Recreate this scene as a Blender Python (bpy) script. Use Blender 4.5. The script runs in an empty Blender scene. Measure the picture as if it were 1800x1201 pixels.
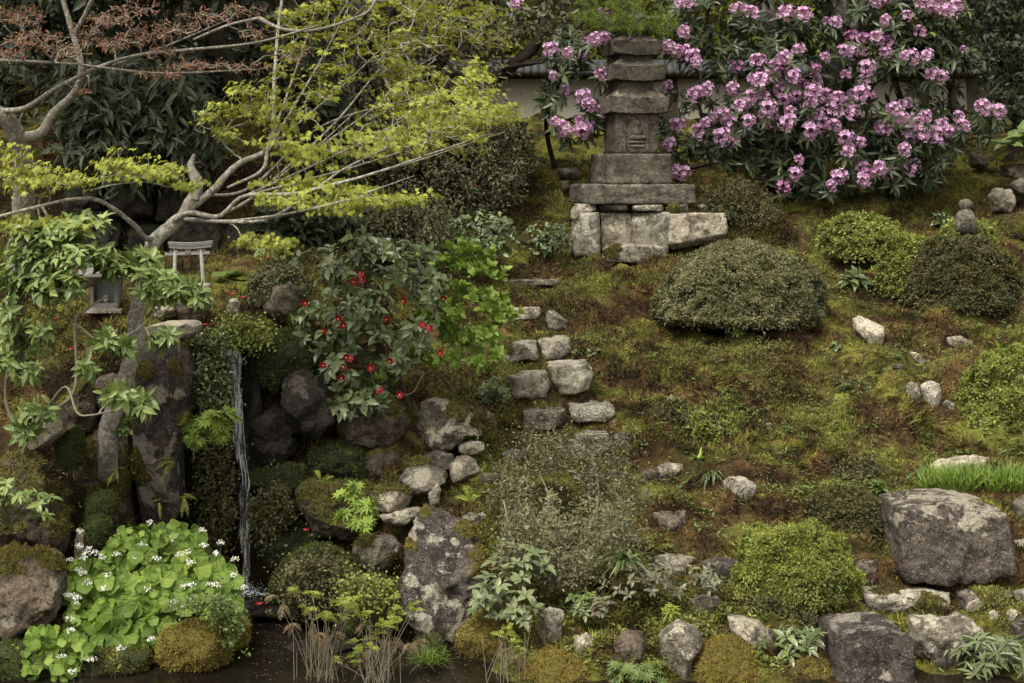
import bpy, math, random
import numpy as np
SC = bpy.context.scene
COL = SC.collection
F, VH, CZ = 2800.0, 300.0, 2.6        # focal length in photo pixels, horizon row, eye height over the pond

# ---------------- camera, sky, sun, exposure ----------------
cam = bpy.data.objects.new('camera', bpy.data.cameras.new('camera'))
COL.objects.link(cam); SC.camera = cam
cam.location = (0, 0, CZ); cam.rotation_euler = (math.pi/2, 0, 0)
cam.data.sensor_width = 36; cam.data.lens = 36*F/1800
cam.data.shift_y = -(600.5-VH)/1800
cam.data.clip_end = 500
W = bpy.data.worlds.new('World'); SC.world = W; W.use_nodes = True
SUN_EL, SUN_AZ = math.radians(58), math.radians(215)
_n = W.node_tree; _sky = _n.nodes.new('ShaderNodeTexSky'); _sky.sky_type = 'NISHITA'; _sky.sun_disc = False
_sky.sun_elevation = SUN_EL; _sky.sun_rotation = SUN_AZ; _sky.air_density = 1.0; _sky.dust_density = 4.0
_hs = _n.nodes.new('ShaderNodeHueSaturation'); _hs.inputs['Saturation'].default_value = 0.08
_n.links.new(_sky.outputs[0], _hs.inputs['Color'])
_bg = _n.nodes['Background']; _bg.inputs[1].default_value = 0.14
_tn = _n.nodes.new('ShaderNodeMix'); _tn.data_type = 'RGBA'; _tn.blend_type = 'MULTIPLY'; _tn.inputs[0].default_value = 1; _tn.inputs[7].default_value = (1, .965, .88, 1)
_n.links.new(_hs.outputs[0], _tn.inputs[6]); _n.links.new(_tn.outputs[2], _bg.inputs[0])
sun = bpy.data.objects.new('sun', bpy.data.lights.new('sun', 'SUN')); COL.objects.link(sun)
sun.data.energy = 1.5; sun.data.angle = math.radians(25); sun.data.color = (1.0, 0.95, 0.86)
# light comes from above, behind and left of the camera
sun.rotation_euler = (math.radians(32), 0, math.radians(-35))
SC.view_settings.view_transform = 'Standard'; SC.view_settings.look = 'None'
SC.view_settings.exposure = 0.86; SC.view_settings.gamma = 1.0
SC.cycles.max_bounces = 6; SC.cycles.diffuse_bounces = 3; SC.cycles.transparent_max_bounces = 12
SC.cycles.glossy_bounces = 2; SC.cycles.transmission_bounces = 3

# ---------------- helpers ----------------
rng = np.random.default_rng(7); random.seed(7)
A = lambda *a: np.array(a, float)
def P(u, v, Y): return A((u-900)*Y/F, Y, CZ-(v-VH)*Y/F)
def PA(uv, Y):
    uv = np.asarray(uv, float); Y = np.broadcast_to(np.asarray(Y, float), uv.shape[:1])
    return np.stack([(uv[:, 0]-900)*Y/F, Y, CZ-(uv[:, 1]-VH)*Y/F], 1)
def unit(v): return v/np.maximum(np.linalg.norm(v, axis=-1, keepdims=True), 1e-9)

def _hash(ix, iy, iz, s):
    n = (ix.astype(np.uint32)*np.uint32(374761393) + iy.astype(np.uint32)*np.uint32(668265263)
         + iz.astype(np.uint32)*np.uint32(2246822519) + np.uint32((s*3266489917) & 0xffffffff))
    n = (n ^ (n >> np.uint32(13)))*np.uint32(1274126177); n = (n ^ (n >> np.uint32(16)))*np.uint32(2654435761)
    return ((n ^ (n >> np.uint32(15))) & np.uint32(0xffff)).astype(float)/32767.5-1
def vnoise(p, s=0):
    f = np.floor(p); i = f.astype(np.int64); t = p-f; t = t*t*(3-2*t); r = 0
    for dx in (0, 1):
        for dy in (0, 1):
            for dz in (0, 1):
                w = (t[:, 0] if dx else 1-t[:, 0])*(t[:, 1] if dy else 1-t[:, 1])*(t[:, 2] if dz else 1-t[:, 2])
                r = r+w*_hash(i[:, 0]+dx, i[:, 1]+dy, i[:, 2]+dz, s)
    return r
def fbm(p, o=4, s=0, g=.5):
    r = 0; a = 1.0; p = np.asarray(p, float)
    for k in range(o): r = r+a*vnoise(p*2.03**k+k*7.3, s+k); a *= g
    return r

class MB:
    def __init__(s): s.v = []; s.q = []; s.t = []; s.n = 0; s.r = []; s.at = {}
    def add(s, v, q=None, t=None, r=None):
        v = np.asarray(v, float).reshape(-1, 3)
        if q is not None and len(q): s.q.append(np.asarray(q, np.int64).reshape(-1, 4)+s.n)
        if t is not None and len(t): s.t.append(np.asarray(t, np.int64).reshape(-1, 3)+s.n)
        s.v.append(v); s.r.append(np.zeros(len(v)) if r is None else np.broadcast_to(r, (len(v),)))
        s.n += len(v); return s
    def build(s, name, mat, parent=None, origin=(0, 0, 0), smooth=True, attrs=None):
        me = bpy.data.meshes.new(name); o0 = np.asarray(origin, float)
        v = np.concatenate(s.v)-o0
        q = np.concatenate(s.q) if s.q else np.zeros((0, 4), np.int64)
        t = np.concatenate(s.t) if s.t else np.zeros((0, 3), np.int64)
        me.vertices.add(len(v)); me.vertices.foreach_set('co', v.ravel())
        lo = np.concatenate([q.ravel(), t.ravel()]); me.loops.add(len(lo)); me.loops.foreach_set('vertex_index', lo.astype(np.int32))
        st = np.concatenate([np.arange(len(q))*4, len(q)*4+np.arange(len(t))*3])
        me.polygons.add(len(st)); me.polygons.foreach_set('loop_start', st.astype(np.int32))
        me.polygons.foreach_set('loop_total', np.concatenate([np.full(len(q), 4), np.full(len(t), 3)]).astype(np.int32))
        me.polygons.foreach_set('use_smooth', np.full(len(st), smooth))
        a = me.attributes.new('rnd', 'FLOAT', 'POINT'); a.data.foreach_set('value', np.concatenate(s.r).astype(np.float32))
        for k, x in (attrs or {}).items():
            a = me.attributes.new(k, 'FLOAT', 'POINT'); a.data.foreach_set('value', np.asarray(x, np.float32))
        me.update(); me.validate()
        for m in (mat if isinstance(mat, (list, tuple)) else [mat]): me.materials.append(m)
        o = bpy.data.objects.new(name, me); COL.objects.link(o)
        if parent is not None: o.parent = parent
        else: o.location = o0
        return o

def tag(o, label=None, cat=None, group=None, kind=None):
    if label: o['label'] = label
    if cat: o['category'] = cat
    if group: o['group'] = group
    if kind: o['kind'] = kind
    return o
def thing(name, loc, label, cat, group=None):
    o = bpy.data.objects.new(name, None); COL.objects.link(o); o.location = loc; o.empty_display_size = .1
    return tag(o, label, cat, group)

def box_arr(x0, x1, y0, y1, z0, z1):
    v = [(x, y, z) for x in (x0, x1) for y in (y0, y1) for z in (z0, z1)]
    return v, [(0, 1, 3, 2), (4, 6, 7, 5), (0, 4, 5, 1), (2, 3, 7, 6), (0, 2, 6, 4), (1, 5, 7, 3)]

def catmull(p, n=5):
    p = np.asarray(p, float)
    if len(p) < 3: return np.stack([p[0]+(p[-1]-p[0])*k/n for k in range(n+1)])
    q = np.vstack([2*p[0]-p[1], p, 2*p[-1]-p[-2]]); out = []
    for i in range(1, len(q)-2):
        for k in range(n):
            t = k/n
            out.append(.5*((2*q[i])+(-q[i-1]+q[i+1])*t+(2*q[i-1]-5*q[i]+4*q[i+1]-q[i+2])*t*t+(-q[i-1]+3*q[i]-3*q[i+1]+q[i+2])*t**3))
    out.append(q[-2]); return np.array(out)
def tube(mb, pts, rad, ns=6, bump=0., cap=True, seed=0):
    pts = np.asarray(pts, float); n = len(pts); rad = np.broadcast_to(np.asarray(rad, float), (n,)) if np.ndim(rad) == 0 else np.interp(np.linspace(0, 1, n), np.linspace(0, 1, len(rad)), rad)
    tg = unit(np.gradient(pts, axis=0)); a = A(0.3, .9, .2) if abs(tg[0, 1]) < .8 else A(1, 0, 0)
    u = unit(np.cross(tg[0], a)); V = []
    ang = np.arange(ns)*2*math.pi/ns
    for i in range(n):
        u = unit(u-tg[i]*np.dot(u, tg[i])); w = np.cross(tg[i], u)
        V.append(pts[i]+rad[i]*(np.cos(ang)[:, None]*u+np.sin(ang)[:, None]*w))
    V = np.concatenate(V)
    if bump:
        c = np.repeat(pts, ns, 0); nn = fbm(V*14, 3, seed)+.6*fbm(V*45, 2, seed+5); V = c+(V-c)*(1+bump*nn)[:, None]
    i = np.arange(n-1)[:, None]*ns; k = np.arange(ns)[None]; k2 = (k+1) % ns
    q = np.stack([i+k, i+k2, i+ns+k2, i+ns+k], -1).reshape(-1, 4)
    t = []
    if cap:
        V = np.vstack([V, pts[-1]+tg[-1]*rad[-1]*.5]); t = [((n-1)*ns+j, (n-1)*ns+(j+1) % ns, n*ns) for j in range(ns)]
    mb.add(V, q, t, r=rng.random()); return mb

# ---- leaf templates: (along, across, up) ----
def _lobes(angs, lens, wid):
    v = [(0, 0, 0)]; f = []
    for a, l in zip(angs, lens):
        a = math.radians(a); d = (math.cos(a), math.sin(a)); s = (-d[1], d[0]); b = len(v)
        for al, ac, up in ((.45, -wid, .02), (1, 0, -.12), (.45, wid, .02)):
            v.append((l*(al*d[0]+ac*s[0]), l*(al*d[1]+ac*s[1]), l*up))
        f.append((0, b, b+1, b+2))
    return np.array(v), np.array(f), np.zeros((0, 3), int)
def _round():
    v = [(0.1, 0, -.07)]; n = 19
    for k in range(n):
        a = math.radians(-165+330*k/(n-1)); r = .56*(1+.07*math.sin(5*a)); v.append((.38+r*math.cos(a)*.95, r*math.sin(a)*1.05, .05*math.cos(3*a)+.05+(.018 if k % 2 else -.015)))
    return np.array(v), np.zeros((0, 4), int), np.array([(0, k, k+1) for k in range(1, n)])
LEAF = {
 'dia': (np.array([(0, 0, 0), (.5, -.5, .06), (1, 0, -.05), (.5, .5, .06)]), np.zeros((0, 4), int), np.array([(0, 1, 2), (0, 2, 3)])),
 'leaf': (np.array([(0, 0, 0), (.32, -.48, .05), (.34, 0, 0), (.32, .48, .05), (.7, -.36, .0), (.7, 0, -.05), (.7, .36, 0), (1, 0, -.16)]),
          np.array([(1, 2, 5, 4), (2, 3, 6, 5)]), np.array([(0, 2, 1), (0, 3, 2), (4, 5, 7), (5, 6, 7)])),
 'maple': _lobes([-105, -62, -30, 0, 30, 62, 105], [.5, .78, .95, 1, .95, .78, .5], .16),
 'maple5': _lobes([-75, -38, 0, 38, 75], [.6, .88, 1, .88, .6], .17),
 'round': _round(),
 'blade': (np.array([(0, -.5, 0), (0, .5, 0), (.5, .35, .1), (.5, -.35, .1), (1, 0, -.12)]), np.array([(0, 1, 2, 3)]), np.array([(3, 2, 4)])),
 'tri': (np.array([(0, -.5, 0), (0, .5, 0), (1, 0, 0)]), np.zeros((0, 4), int), np.array([(0, 1, 2)])),
}
def leaves(mb, pos, d, nrm, L, Wd, kind='dia', r=None):
    tv, tq, tt = LEAF[kind]; N = len(pos); d = unit(d); side = unit(np.cross(d, nrm)); up = np.cross(side, d)
    L = np.broadcast_to(L, (N,)); Wd = np.broadcast_to(Wd, (N,)); r = rng.random(N) if r is None else r
    if kind in ('maple', 'maple5', 'round'): Wd = L
    V = (pos[:, None]+d[:, None]*(tv[None, :, 0]*L[:, None])[..., None]+side[:, None]*(tv[None, :, 1]*Wd[:, None])[..., None]
         + up[:, None]*(tv[None, :, 2]*L[:, None])[..., None])
    k = len(tv); off = np.arange(N)[:, None, None]*k
    mb.add(V.reshape(-1, 3), (tq[None]+off).reshape(-1, 4) if len(tq) else None, (tt[None]+off).reshape(-1, 3) if len(tt) else None, r=np.repeat(r, k))
def rvec(n): return unit(rng.normal(size=(n, 3)))
def whorl(mb, tips, outd, k, L, Wf, kind='leaf', droop=.2, spread=0., jit=.25, open_=1.0, lj=.25):
    """k leaves round each tip, growing out from axis outd"""
    n = len(tips); ax = unit(outd+rvec(n)*jit); a = unit(np.cross(ax, rvec(n))); b = np.cross(ax, a)
    th = (np.arange(k)[None]*2*math.pi/k*1.0+rng.random((n, 1))*6.28+rng.normal(size=(n, k))*.25)
    rad = a[:, None]*np.cos(th)[..., None]+b[:, None]*np.sin(th)[..., None]
    op = open_*(1+rng.normal(size=(n, k))*.3)
    d = unit(rad*op[..., None]+ax[:, None]*.55+A(0, 0, -droop)).reshape(-1, 3)
    nr = unit(np.repeat(ax, k, 0)+rvec(n*k)*.3+A(0, 0, .3))
    p = np.repeat(tips, k, 0)+rng.normal(size=(n*k, 3))*np.asarray(spread)
    l = L*(1+rng.normal(size=n*k)*lj).clip(.35, 1.6)
    leaves(mb, p, d, nr, l, l*Wf, kind, r=np.clip(np.repeat(rng.random(n), k)*.6+rng.random(n*k)*.4, 0, 1))

def inpoly(pt, poly):
    x, y = pt[:, 0], pt[:, 1]; c = np.zeros(len(pt), bool); n = len(poly)
    for i in range(n):
        x1, y1 = poly[i]; x2, y2 = poly[(i+1) % n]
        m = ((y1 > y) != (y2 > y)) & (x < (x2-x1)*(y-y1)/((y2-y1) or 1e-9)+x1); c ^= m
    return c
def polysample(poly, n, clump=0.):
    poly = np.array(poly, float); lo, hi = poly.min(0), poly.max(0); out = np.zeros((0, 2))
    while len(out) < n:
        p = lo+rng.random((n*2+20, 2))*(hi-lo); p = p[inpoly(p, poly)]
        if clump: p = p[fbm(np.c_[p/clump, p[:, :1]*0+3.3], 2, 5) > -.12+rng.random(len(p))*.3-.15]
        out = np.vstack([out, p])
    return out[:n]
def polytips(poly, n, Y, rY=.4, clump=0.):
    uv = polysample(poly, n, clump); return PA(uv, Y+(rng.random(n)*2-1)*rY)
def blobs(L):
    """[(u, v, ru, rv, Y, rY, n)] -> points"""
    o = []
    for u, v, ru, rv, Y, rY, n in L:
        d = rvec(n)*(rng.random((n, 1))**.4); o.append(PA(np.c_[u+d[:, 0]*ru, v+d[:, 2]*rv], Y+d[:, 1]*rY))
    return np.concatenate(o)

def grow(mb, mains, tips, rtip=.0025, wig=.12, ns=5, nseg=4, expo=.45, sag=.0, rmax=.03, bump=.0, center=None):
    """greedy branching: each tip joins the nearest wood. returns growth direction at each tip"""
    nodes = []; par = []; cap = []
    for pts, r0, r1 in mains:
        pts = catmull(pts, 6); tube(mb, pts, np.linspace(r0, r1, len(pts)), 10 if r0 > .02 else 6, bump=bump, seed=len(nodes))
        for p, r in zip(pts, np.linspace(r0, r1, len(pts))): nodes.append(p); par.append(-1); cap.append(r)
    nodes = list(nodes); c0 = np.array(nodes[0]) if center is None else center
    order = np.argsort(np.linalg.norm(tips-c0, axis=1)); chains = []; load = np.zeros(len(nodes)).tolist(); dirs = np.zeros((len(tips), 3))
    arr = np.zeros((len(nodes)+len(tips)*nseg, 3)); arr[:len(nodes)] = nodes; nn = len(nodes); nmain = nn
    for ti in order:
        t = tips[ti]; dv = t-arr[:nn]; dist = np.linalg.norm(dv, axis=1)
        rad = np.linalg.norm(arr[:nn]-c0, axis=1); cost = dist+.35*rad*0+np.maximum(0, rad-np.linalg.norm(t-c0))*1.5
        j = int(np.argmin(cost)); s = arr[j].copy(); L = dist[j]; ch = [j]
        off = rng.normal(size=3)*wig*L
        for k in range(1, nseg+1):
            f = k/nseg; p = s+(t-s)*f+off*math.sin(math.pi*f)+rng.normal(size=3)*wig*.25*L*(k < nseg)+A(0, 0, -sag*L*math.sin(math.pi*f))
            arr[nn] = p; par.append(ch[-1] if True else 0); load.append(0); ch.append(nn); nn += 1
        m = ch[-1]
        while m >= nmain: load[m] += 1; m = par[m]
        chains.append(ch); dirs[ti] = arr[ch[-1]]-arr[ch[-2]]
    for ch in chains:
        r = [rtip*max(1, load[c])**expo for c in ch[1:]]; r0 = min(rmax, r[0]*1.15); tube(mb, arr[ch], np.minimum([r0]+r, rmax), ns)
    return unit(dirs)
# ---------------- materials ----------------
def newmat(name):
    m = bpy.data.materials.new(name); m.use_nodes = True; nt = m.node_tree; b = nt.nodes['Principled BSDF']; return m, nt, b
def nd(nt, t, **k):
    n = nt.nodes.new('ShaderNode'+t)
    for a, v in k.items(): setattr(n, a, v)
    return n
def noise(nt, scale, detail=4, rough=.55, vec=None, dist=0.):
    n = nd(nt, 'TexNoise'); n.inputs['Scale'].default_value = scale; n.inputs['Detail'].default_value = detail
    n.inputs['Roughness'].default_value = rough; n.inputs['Distortion'].default_value = dist
    if vec is None:
        g = nt.nodes.get('GEO') or nd(nt, 'NewGeometry', name='GEO'); vec = g.outputs['Position']
    nt.links.new(vec, n.inputs['Vector']); return n.outputs['Fac']
def ramp(nt, fac, stops, interp='LINEAR'):
    r = nd(nt, 'ValToRGB'); r.color_ramp.interpolation = interp; e = r.color_ramp.elements
    while len(e) < len(stops): e.new(.5)
    for el, (p, c) in zip(e, stops): el.position = p; el.color = (*c, 1) if len(c) == 3 else c
    nt.links.new(fac, r.inputs[0]); return r.outputs[0]
def step(nt, fac, a, b):
    m = nd(nt, 'MapRange'); m.inputs['From Min'].default_value = a; m.inputs['From Max'].default_value = b; m.clamp = True
    nt.links.new(fac, m.inputs['Value']); return m.outputs[0]
def mix(nt, fac, a, b, bt='MIX'):
    m = nd(nt, 'Mix', data_type='RGBA', blend_type=bt)
    for s, x in ((m.inputs[0], fac), (m.inputs[6], a), (m.inputs[7], b)):
        if isinstance(x, (int, float)): s.default_value = x
        elif isinstance(x, tuple): s.default_value = (*x, 1)
        else: nt.links.new(x, s)
    return m.outputs[2]
def mth(nt, op, a, b=0.):
    m = nd(nt, 'Math', operation=op)
    for s, x in ((m.inputs[0], a), (m.inputs[1], b)):
        if isinstance(x, (int, float)): s.default_value = x
        else: nt.links.new(x, s)
    return m.outputs[0]
def bump(nt, b, h, strength=.5, dist=.02):
    n = nd(nt, 'Bump'); n.inputs['Strength'].default_value = strength; n.inputs['Distance'].default_value = dist
    nt.links.new(h, n.inputs['Height']); nt.links.new(n.outputs[0], b.inputs['Normal'])
def attr(nt, name):
    a = nd(nt, 'Attribute', attribute_name=name); return a.outputs['Fac']

def leafmat(name, cols, rough=.45, trans=.25, spec=.4, patch=0.):
    m, nt, b = newmat(name); n = len(cols)
    f = attr(nt, 'rnd')
    if patch:
        f = mth(nt, 'ADD', mth(nt, 'MULTIPLY', f, 1-patch), mth(nt, 'MULTIPLY', step(nt, noise(nt, 3.5, 2), .3, .7), patch))
    c = ramp(nt, f, [(i/(n-1), x) for i, x in enumerate(cols)])
    nt.links.new(c, b.inputs['Base Color']); b.inputs['Roughness'].default_value = rough; b.inputs['Specular IOR Level'].default_value = spec
    if trans:
        t = nd(nt, 'BsdfTranslucent'); nt.links.new(mix(nt, 1., c, (1.0, 1.0, .55), 'MULTIPLY'), t.inputs[0])
        s = nd(nt, 'MixShader'); s.inputs[0].default_value = trans; nt.links.new(b.outputs[0], s.inputs[1]); nt.links.new(t.outputs[0], s.inputs[2])
        nt.links.new(s.outputs[0], nt.nodes['Material Output'].inputs[0])
    return m

def mosscolor(nt, bright=1.0):
    B = lambda *c: tuple(x*bright for x in c)
    big = noise(nt, 1.1, 4, .6, dist=.4); mid = noise(nt, 4.0, 4, .6); fine = noise(nt, 26, 3, .6)
    c1 = ramp(nt, mid, [(.30, B(.030, .019, .010)), (.43, B(.058, .044, .014)), (.52, B(.100, .098, .022)), (.60, B(.165, .156, .034)), (.74, B(.21, .21, .05))])
    c2 = ramp(nt, mid, [(.3, B(.030, .017, .011)), (.45, B(.075, .046, .024)), (.58, B(.13, .085, .038)), (.72, B(.105, .095, .028))])
    gg = nt.nodes['GEO']; sz = nd(nt, 'SeparateXYZ'); nt.links.new(gg.outputs['Normal'], sz.inputs[0])
    sl = attr(nt, 'slope')
    c = mix(nt, mth(nt, 'MAXIMUM', step(nt, big, .50, .64), step(nt, mth(nt, 'ADD', sl, mth(nt, 'MULTIPLY', mth(nt, 'SUBTRACT', mid, .5), .8)), .25, .55)), c1, c2)
    g = noise(nt, 1.9, 3, .6, dist=.3)
    c = mix(nt, mth(nt, 'MULTIPLY', step(nt, g, .52, .66), .8), c, B(.165, .175, .04))
    c = mix(nt, mth(nt, 'MULTIPLY', step(nt, g, .43, .33), .55), c, B(.038, .048, .012))
    vo = nd(nt, 'TexVoronoi'); vo.inputs['Scale'].default_value = 6.5; nw = nd(nt, 'TexNoise'); nw.inputs['Scale'].default_value = 9; va = nd(nt, 'VectorMath', operation='SCALE'); va.inputs['Scale'].default_value = .35; vb_ = nd(nt, 'VectorMath', operation='ADD')
    nt.links.new(nt.nodes['GEO'].outputs['Position'], nw.inputs['Vector']); nt.links.new(nw.outputs['Color'], va.inputs[0]); nt.links.new(va.outputs[0], vb_.inputs[0]); nt.links.new(nt.nodes['GEO'].outputs['Position'], vb_.inputs[1]); nt.links.new(vb_.outputs[0], vo.inputs['Vector'])
    cx = nd(nt, 'SeparateXYZ'); nt.links.new(vo.outputs['Color'], cx.inputs[0]); c = mix(nt, 1., c, ramp(nt, cx.outputs['X'], [(0, (.62, .60, .60)), (.5, (1.0, .98, .95)), (1, (1.4, 1.42, 1.2))]), 'MULTIPLY')
    f2 = noise(nt, 85, 3, .7); v = mth(nt, 'MULTIPLY', mth(nt, 'ADD', mth(nt, 'MULTIPLY', fine, 2.0), .02), mth(nt, 'ADD', mth(nt, 'MULTIPLY', f2, 1.25), .20))
    cm = nd(nt, 'VectorMath', operation='SCALE'); nt.links.new(c, cm.inputs[0]); nt.links.new(v, cm.inputs['Scale'])
    return cm.outputs[0]

def rockmat(name, dark, mid, light, lich=.5, lichc=(.42, .41, .38), darkf=.5, speck=.4, rough=.9, wet=0., topl=.0, mossc=(.125, .108, .024)):
    """dark/mid/light stone colours; lich, darkf, speck: share covered by lichen, dark stain, flecks"""
    m, nt, b = newmat(name)
    n1 = noise(nt, 4.2, 10, .68, dist=.35); n2 = noise(nt, 13, 9, .72, dist=.2); n3 = noise(nt, 75, 5, .75); n4 = noise(nt, 8.5, 10, .74, dist=.6); n5 = noise(nt, 190, 3, .75)
    c = ramp(nt, n1, [(.32, dark), (.47, mid), (.56, light), (.62, mid), (.72, dark)])
    st = step(nt, n2, .62-.25*darkf, .70-.25*darkf)
    c = mix(nt, mth(nt, 'MULTIPLY', st, .65), c, tuple(x*.7 for x in dark))
    c = mix(nt, mth(nt, 'MULTIPLY', step(nt, noise(nt, 30, 6, .7), .5, .66), .5), c, tuple(x*1.15 for x in light))
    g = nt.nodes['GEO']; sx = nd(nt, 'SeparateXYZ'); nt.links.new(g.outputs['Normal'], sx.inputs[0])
    lf = mth(nt, 'ADD', n4, mth(nt, 'ADD', mth(nt, 'MULTIPLY', sx.outputs['Z'], topl), mth(nt, 'MULTIPLY', n3, .12)))  # topl raises the pale mask on upward-facing stone
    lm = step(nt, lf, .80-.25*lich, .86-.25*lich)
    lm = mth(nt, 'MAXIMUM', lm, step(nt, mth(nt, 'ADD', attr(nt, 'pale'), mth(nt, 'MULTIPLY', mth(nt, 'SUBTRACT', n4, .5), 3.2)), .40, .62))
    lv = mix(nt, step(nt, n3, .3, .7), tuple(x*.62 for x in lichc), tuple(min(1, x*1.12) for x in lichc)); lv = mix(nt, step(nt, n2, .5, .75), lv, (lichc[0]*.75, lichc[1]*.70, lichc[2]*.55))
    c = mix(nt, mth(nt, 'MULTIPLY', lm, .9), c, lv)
    c = mix(nt, mth(nt, 'MULTIPLY', step(nt, noise(nt, 7.5, 6, .7, dist=.6), .60, .70), .45), c, (.13, .10, .05))
    sp = step(nt, n3, .64-.12*speck, .72-.12*speck); c = mix(nt, mth(nt, 'MULTIPLY', sp, .42), c, tuple(x*1.1 for x in lichc))
    sd = step(nt, n5, .46, .36); c = mix(nt, mth(nt, 'MULTIPLY', sd, .6), c, tuple(x*.45 for x in dark))
    oi = nd(nt, 'ObjectInfo'); c = mix(nt, 1., c, ramp(nt, oi.outputs['Random'], [(0, (.80, .76, .73)), (.35, (.98, .96, .90)), (.65, (1.12, 1.05, .95)), (1, (1.22, 1.20, 1.14))]), 'MULTIPLY')
    ma = mth(nt, 'ADD', attr(nt, 'moss'), mth(nt, 'MULTIPLY', mth(nt, 'SUBTRACT', n2, .5), .9))
    mm = step(nt, ma, .47, .56)
    mc = mosscolor(nt) if mossc is None else mix(nt, step(nt, n3, .35, .65), tuple(x*.55 for x in mossc), mossc)
    c = mix(nt, mm, c, mc)
    nt.links.new(c, b.inputs['Base Color'])
    r = mix(nt, mm, (rough-.45*wet,)*3, (.95,)*3); nt.links.new(r, b.inputs['Roughness']); b.inputs['Specular IOR Level'].default_value = .35
    h = mth(nt, 'ADD', mth(nt, 'MULTIPLY', n2, 1.0), mth(nt, 'ADD', mth(nt, 'MULTIPLY', n3, .35), mth(nt, 'MULTIPLY', n5, .12)))
    vo = nd(nt, 'TexVoronoi', feature='DISTANCE_TO_EDGE'); vo.inputs['Scale'].default_value = 5.5
    wv = nd(nt, 'VectorMath', operation='ADD'); ns_ = nd(nt, 'TexNoise'); ns_.inputs['Scale'].default_value = 6; nt.links.new(g.outputs['Position'], ns_.inputs['Vector'])
    nt.links.new(g.outputs['Position'], wv.inputs[0]); nt.links.new(ns_.outputs['Color'], wv.inputs[1]); nt.links.new(wv.outputs[0], vo.inputs['Vector'])
    ck = mth(nt, 'MULTIPLY', step(nt, vo.outputs[0], 0, .035), .55); h = mth(nt, 'ADD', h, ck)
    bump(nt, b, h, 1.0, .035); return m

def barkmat(name, a, b_, lich=(.35, .35, .31), la=.4, moss=.0, mossc=(.07, .075, .02)):
    m, nt, b = newmat(name); n1 = noise(nt, 12, 5, .65); n2 = noise(nt, 45, 4, .7); n3 = noise(nt, 7, 5, .6, dist=.4)
    c = ramp(nt, n1, [(.3, a), (.65, b_)]); c = mix(nt, mth(nt, 'MULTIPLY', step(nt, n2, .7-.3*la, .78-.3*la), .8), c, lich)
    if moss:
        g = nt.nodes['GEO']; sx = nd(nt, 'SeparateXYZ'); nt.links.new(g.outputs['Normal'], sx.inputs[0])
        f = mth(nt, 'ADD', n3, mth(nt, 'MULTIPLY', sx.outputs['Z'], .08)); c = mix(nt, step(nt, f, .78-.35*moss, .84-.35*moss), c, mossc)
    nt.links.new(c, b.inputs['Base Color']); b.inputs['Roughness'].default_value = .9; b.inputs['Specular IOR Level'].default_value = .3
    bump(nt, b, mth(nt, 'ADD', n1, mth(nt, 'MULTIPLY', n2, .5)), .6, .01); return m
def plain(name, c, rough=.8, spec=.3, var=.25, sc=20):
    m, nt, b = newmat(name); n = noise(nt, sc, 4, .6)
    nt.links.new(ramp(nt, n, [(.3, tuple(x*(1-var) for x in c)), (.7, tuple(min(1, x*(1+var)) for x in c))]), b.inputs['Base Color'])
    b.inputs['Roughness'].default_value = rough; b.inputs['Specular IOR Level'].default_value = spec; return m

M = {}
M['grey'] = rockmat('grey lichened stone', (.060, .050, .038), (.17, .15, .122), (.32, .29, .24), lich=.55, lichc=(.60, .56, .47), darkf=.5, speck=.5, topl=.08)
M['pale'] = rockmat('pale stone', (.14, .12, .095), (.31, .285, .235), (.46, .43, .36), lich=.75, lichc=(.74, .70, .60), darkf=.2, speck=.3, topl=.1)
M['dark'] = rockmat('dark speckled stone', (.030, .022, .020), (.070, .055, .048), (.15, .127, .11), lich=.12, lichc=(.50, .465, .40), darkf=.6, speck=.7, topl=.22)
M['brown'] = rockmat('brown stone', (.040, .030, .021), (.10, .078, .057), (.20, .165, .125), lich=.3, lichc=(.27, .25, .21), darkf=.5, speck=.3)
M['wet'] = rockmat('wet and shade-darkened stone', (.010, .008, .006), (.022, .017, .013), (.045, .038, .03), lich=-.1, lichc=(.13, .12, .11), darkf=.5, speck=.2, wet=.9, mossc=(.030, .038, .010))  # wet rock by the fall; also paints shade onto the cave wall stones
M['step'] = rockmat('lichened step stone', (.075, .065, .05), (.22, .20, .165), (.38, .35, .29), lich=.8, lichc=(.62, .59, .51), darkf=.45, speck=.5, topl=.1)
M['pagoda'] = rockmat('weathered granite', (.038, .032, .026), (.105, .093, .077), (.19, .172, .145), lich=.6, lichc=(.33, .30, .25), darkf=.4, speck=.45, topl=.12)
M['gold'] = rockmat('stone under golden moss', (.06, .05, .04), (.12, .1, .08), (.2, .18, .15), lich=.3, mossc=(.20, .155, .03))
M['green'] = rockmat('stone under green moss', (.03, .025, .018), (.07, .06, .04), (.1, .09, .07), lich=.1, mossc=(.065, .080, .020))

# ground
m, nt, b = newmat('moss and earth'); M['ground'] = m
c = mosscolor(nt); g = nt.nodes['GEO']; sx = nd(nt, 'SeparateXYZ'); nt.links.new(g.outputs['Normal'], sx.inputs[0])
f = mth(nt, 'ADD', sx.outputs['Z'], mth(nt, 'MULTIPLY', mth(nt, 'SUBTRACT', noise(nt, 5, 5, .6), .5), .5))
c = mix(nt, step(nt, f, .62, .48), c, ramp(nt, noise(nt, 8, 5, .65), [(.35, (.012, .008, .005)), (.6, (.03, .022, .013)), (.75, (.035, .04, .012))]))
px = nd(nt, 'SeparateXYZ'); nt.links.new(g.outputs['Position'], px.inputs[0])
c = mix(nt, step(nt, mth(nt, 'ADD', px.outputs['Y'], mth(nt, 'MULTIPLY', noise(nt, 2, 3), 1.5)), 18.6, 20.), c, (.022, .018, .010))
nt.links.new(c, b.inputs['Base Color']); b.inputs['Roughness'].default_value = 1; b.inputs['Specular IOR Level'].default_value = .1
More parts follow.
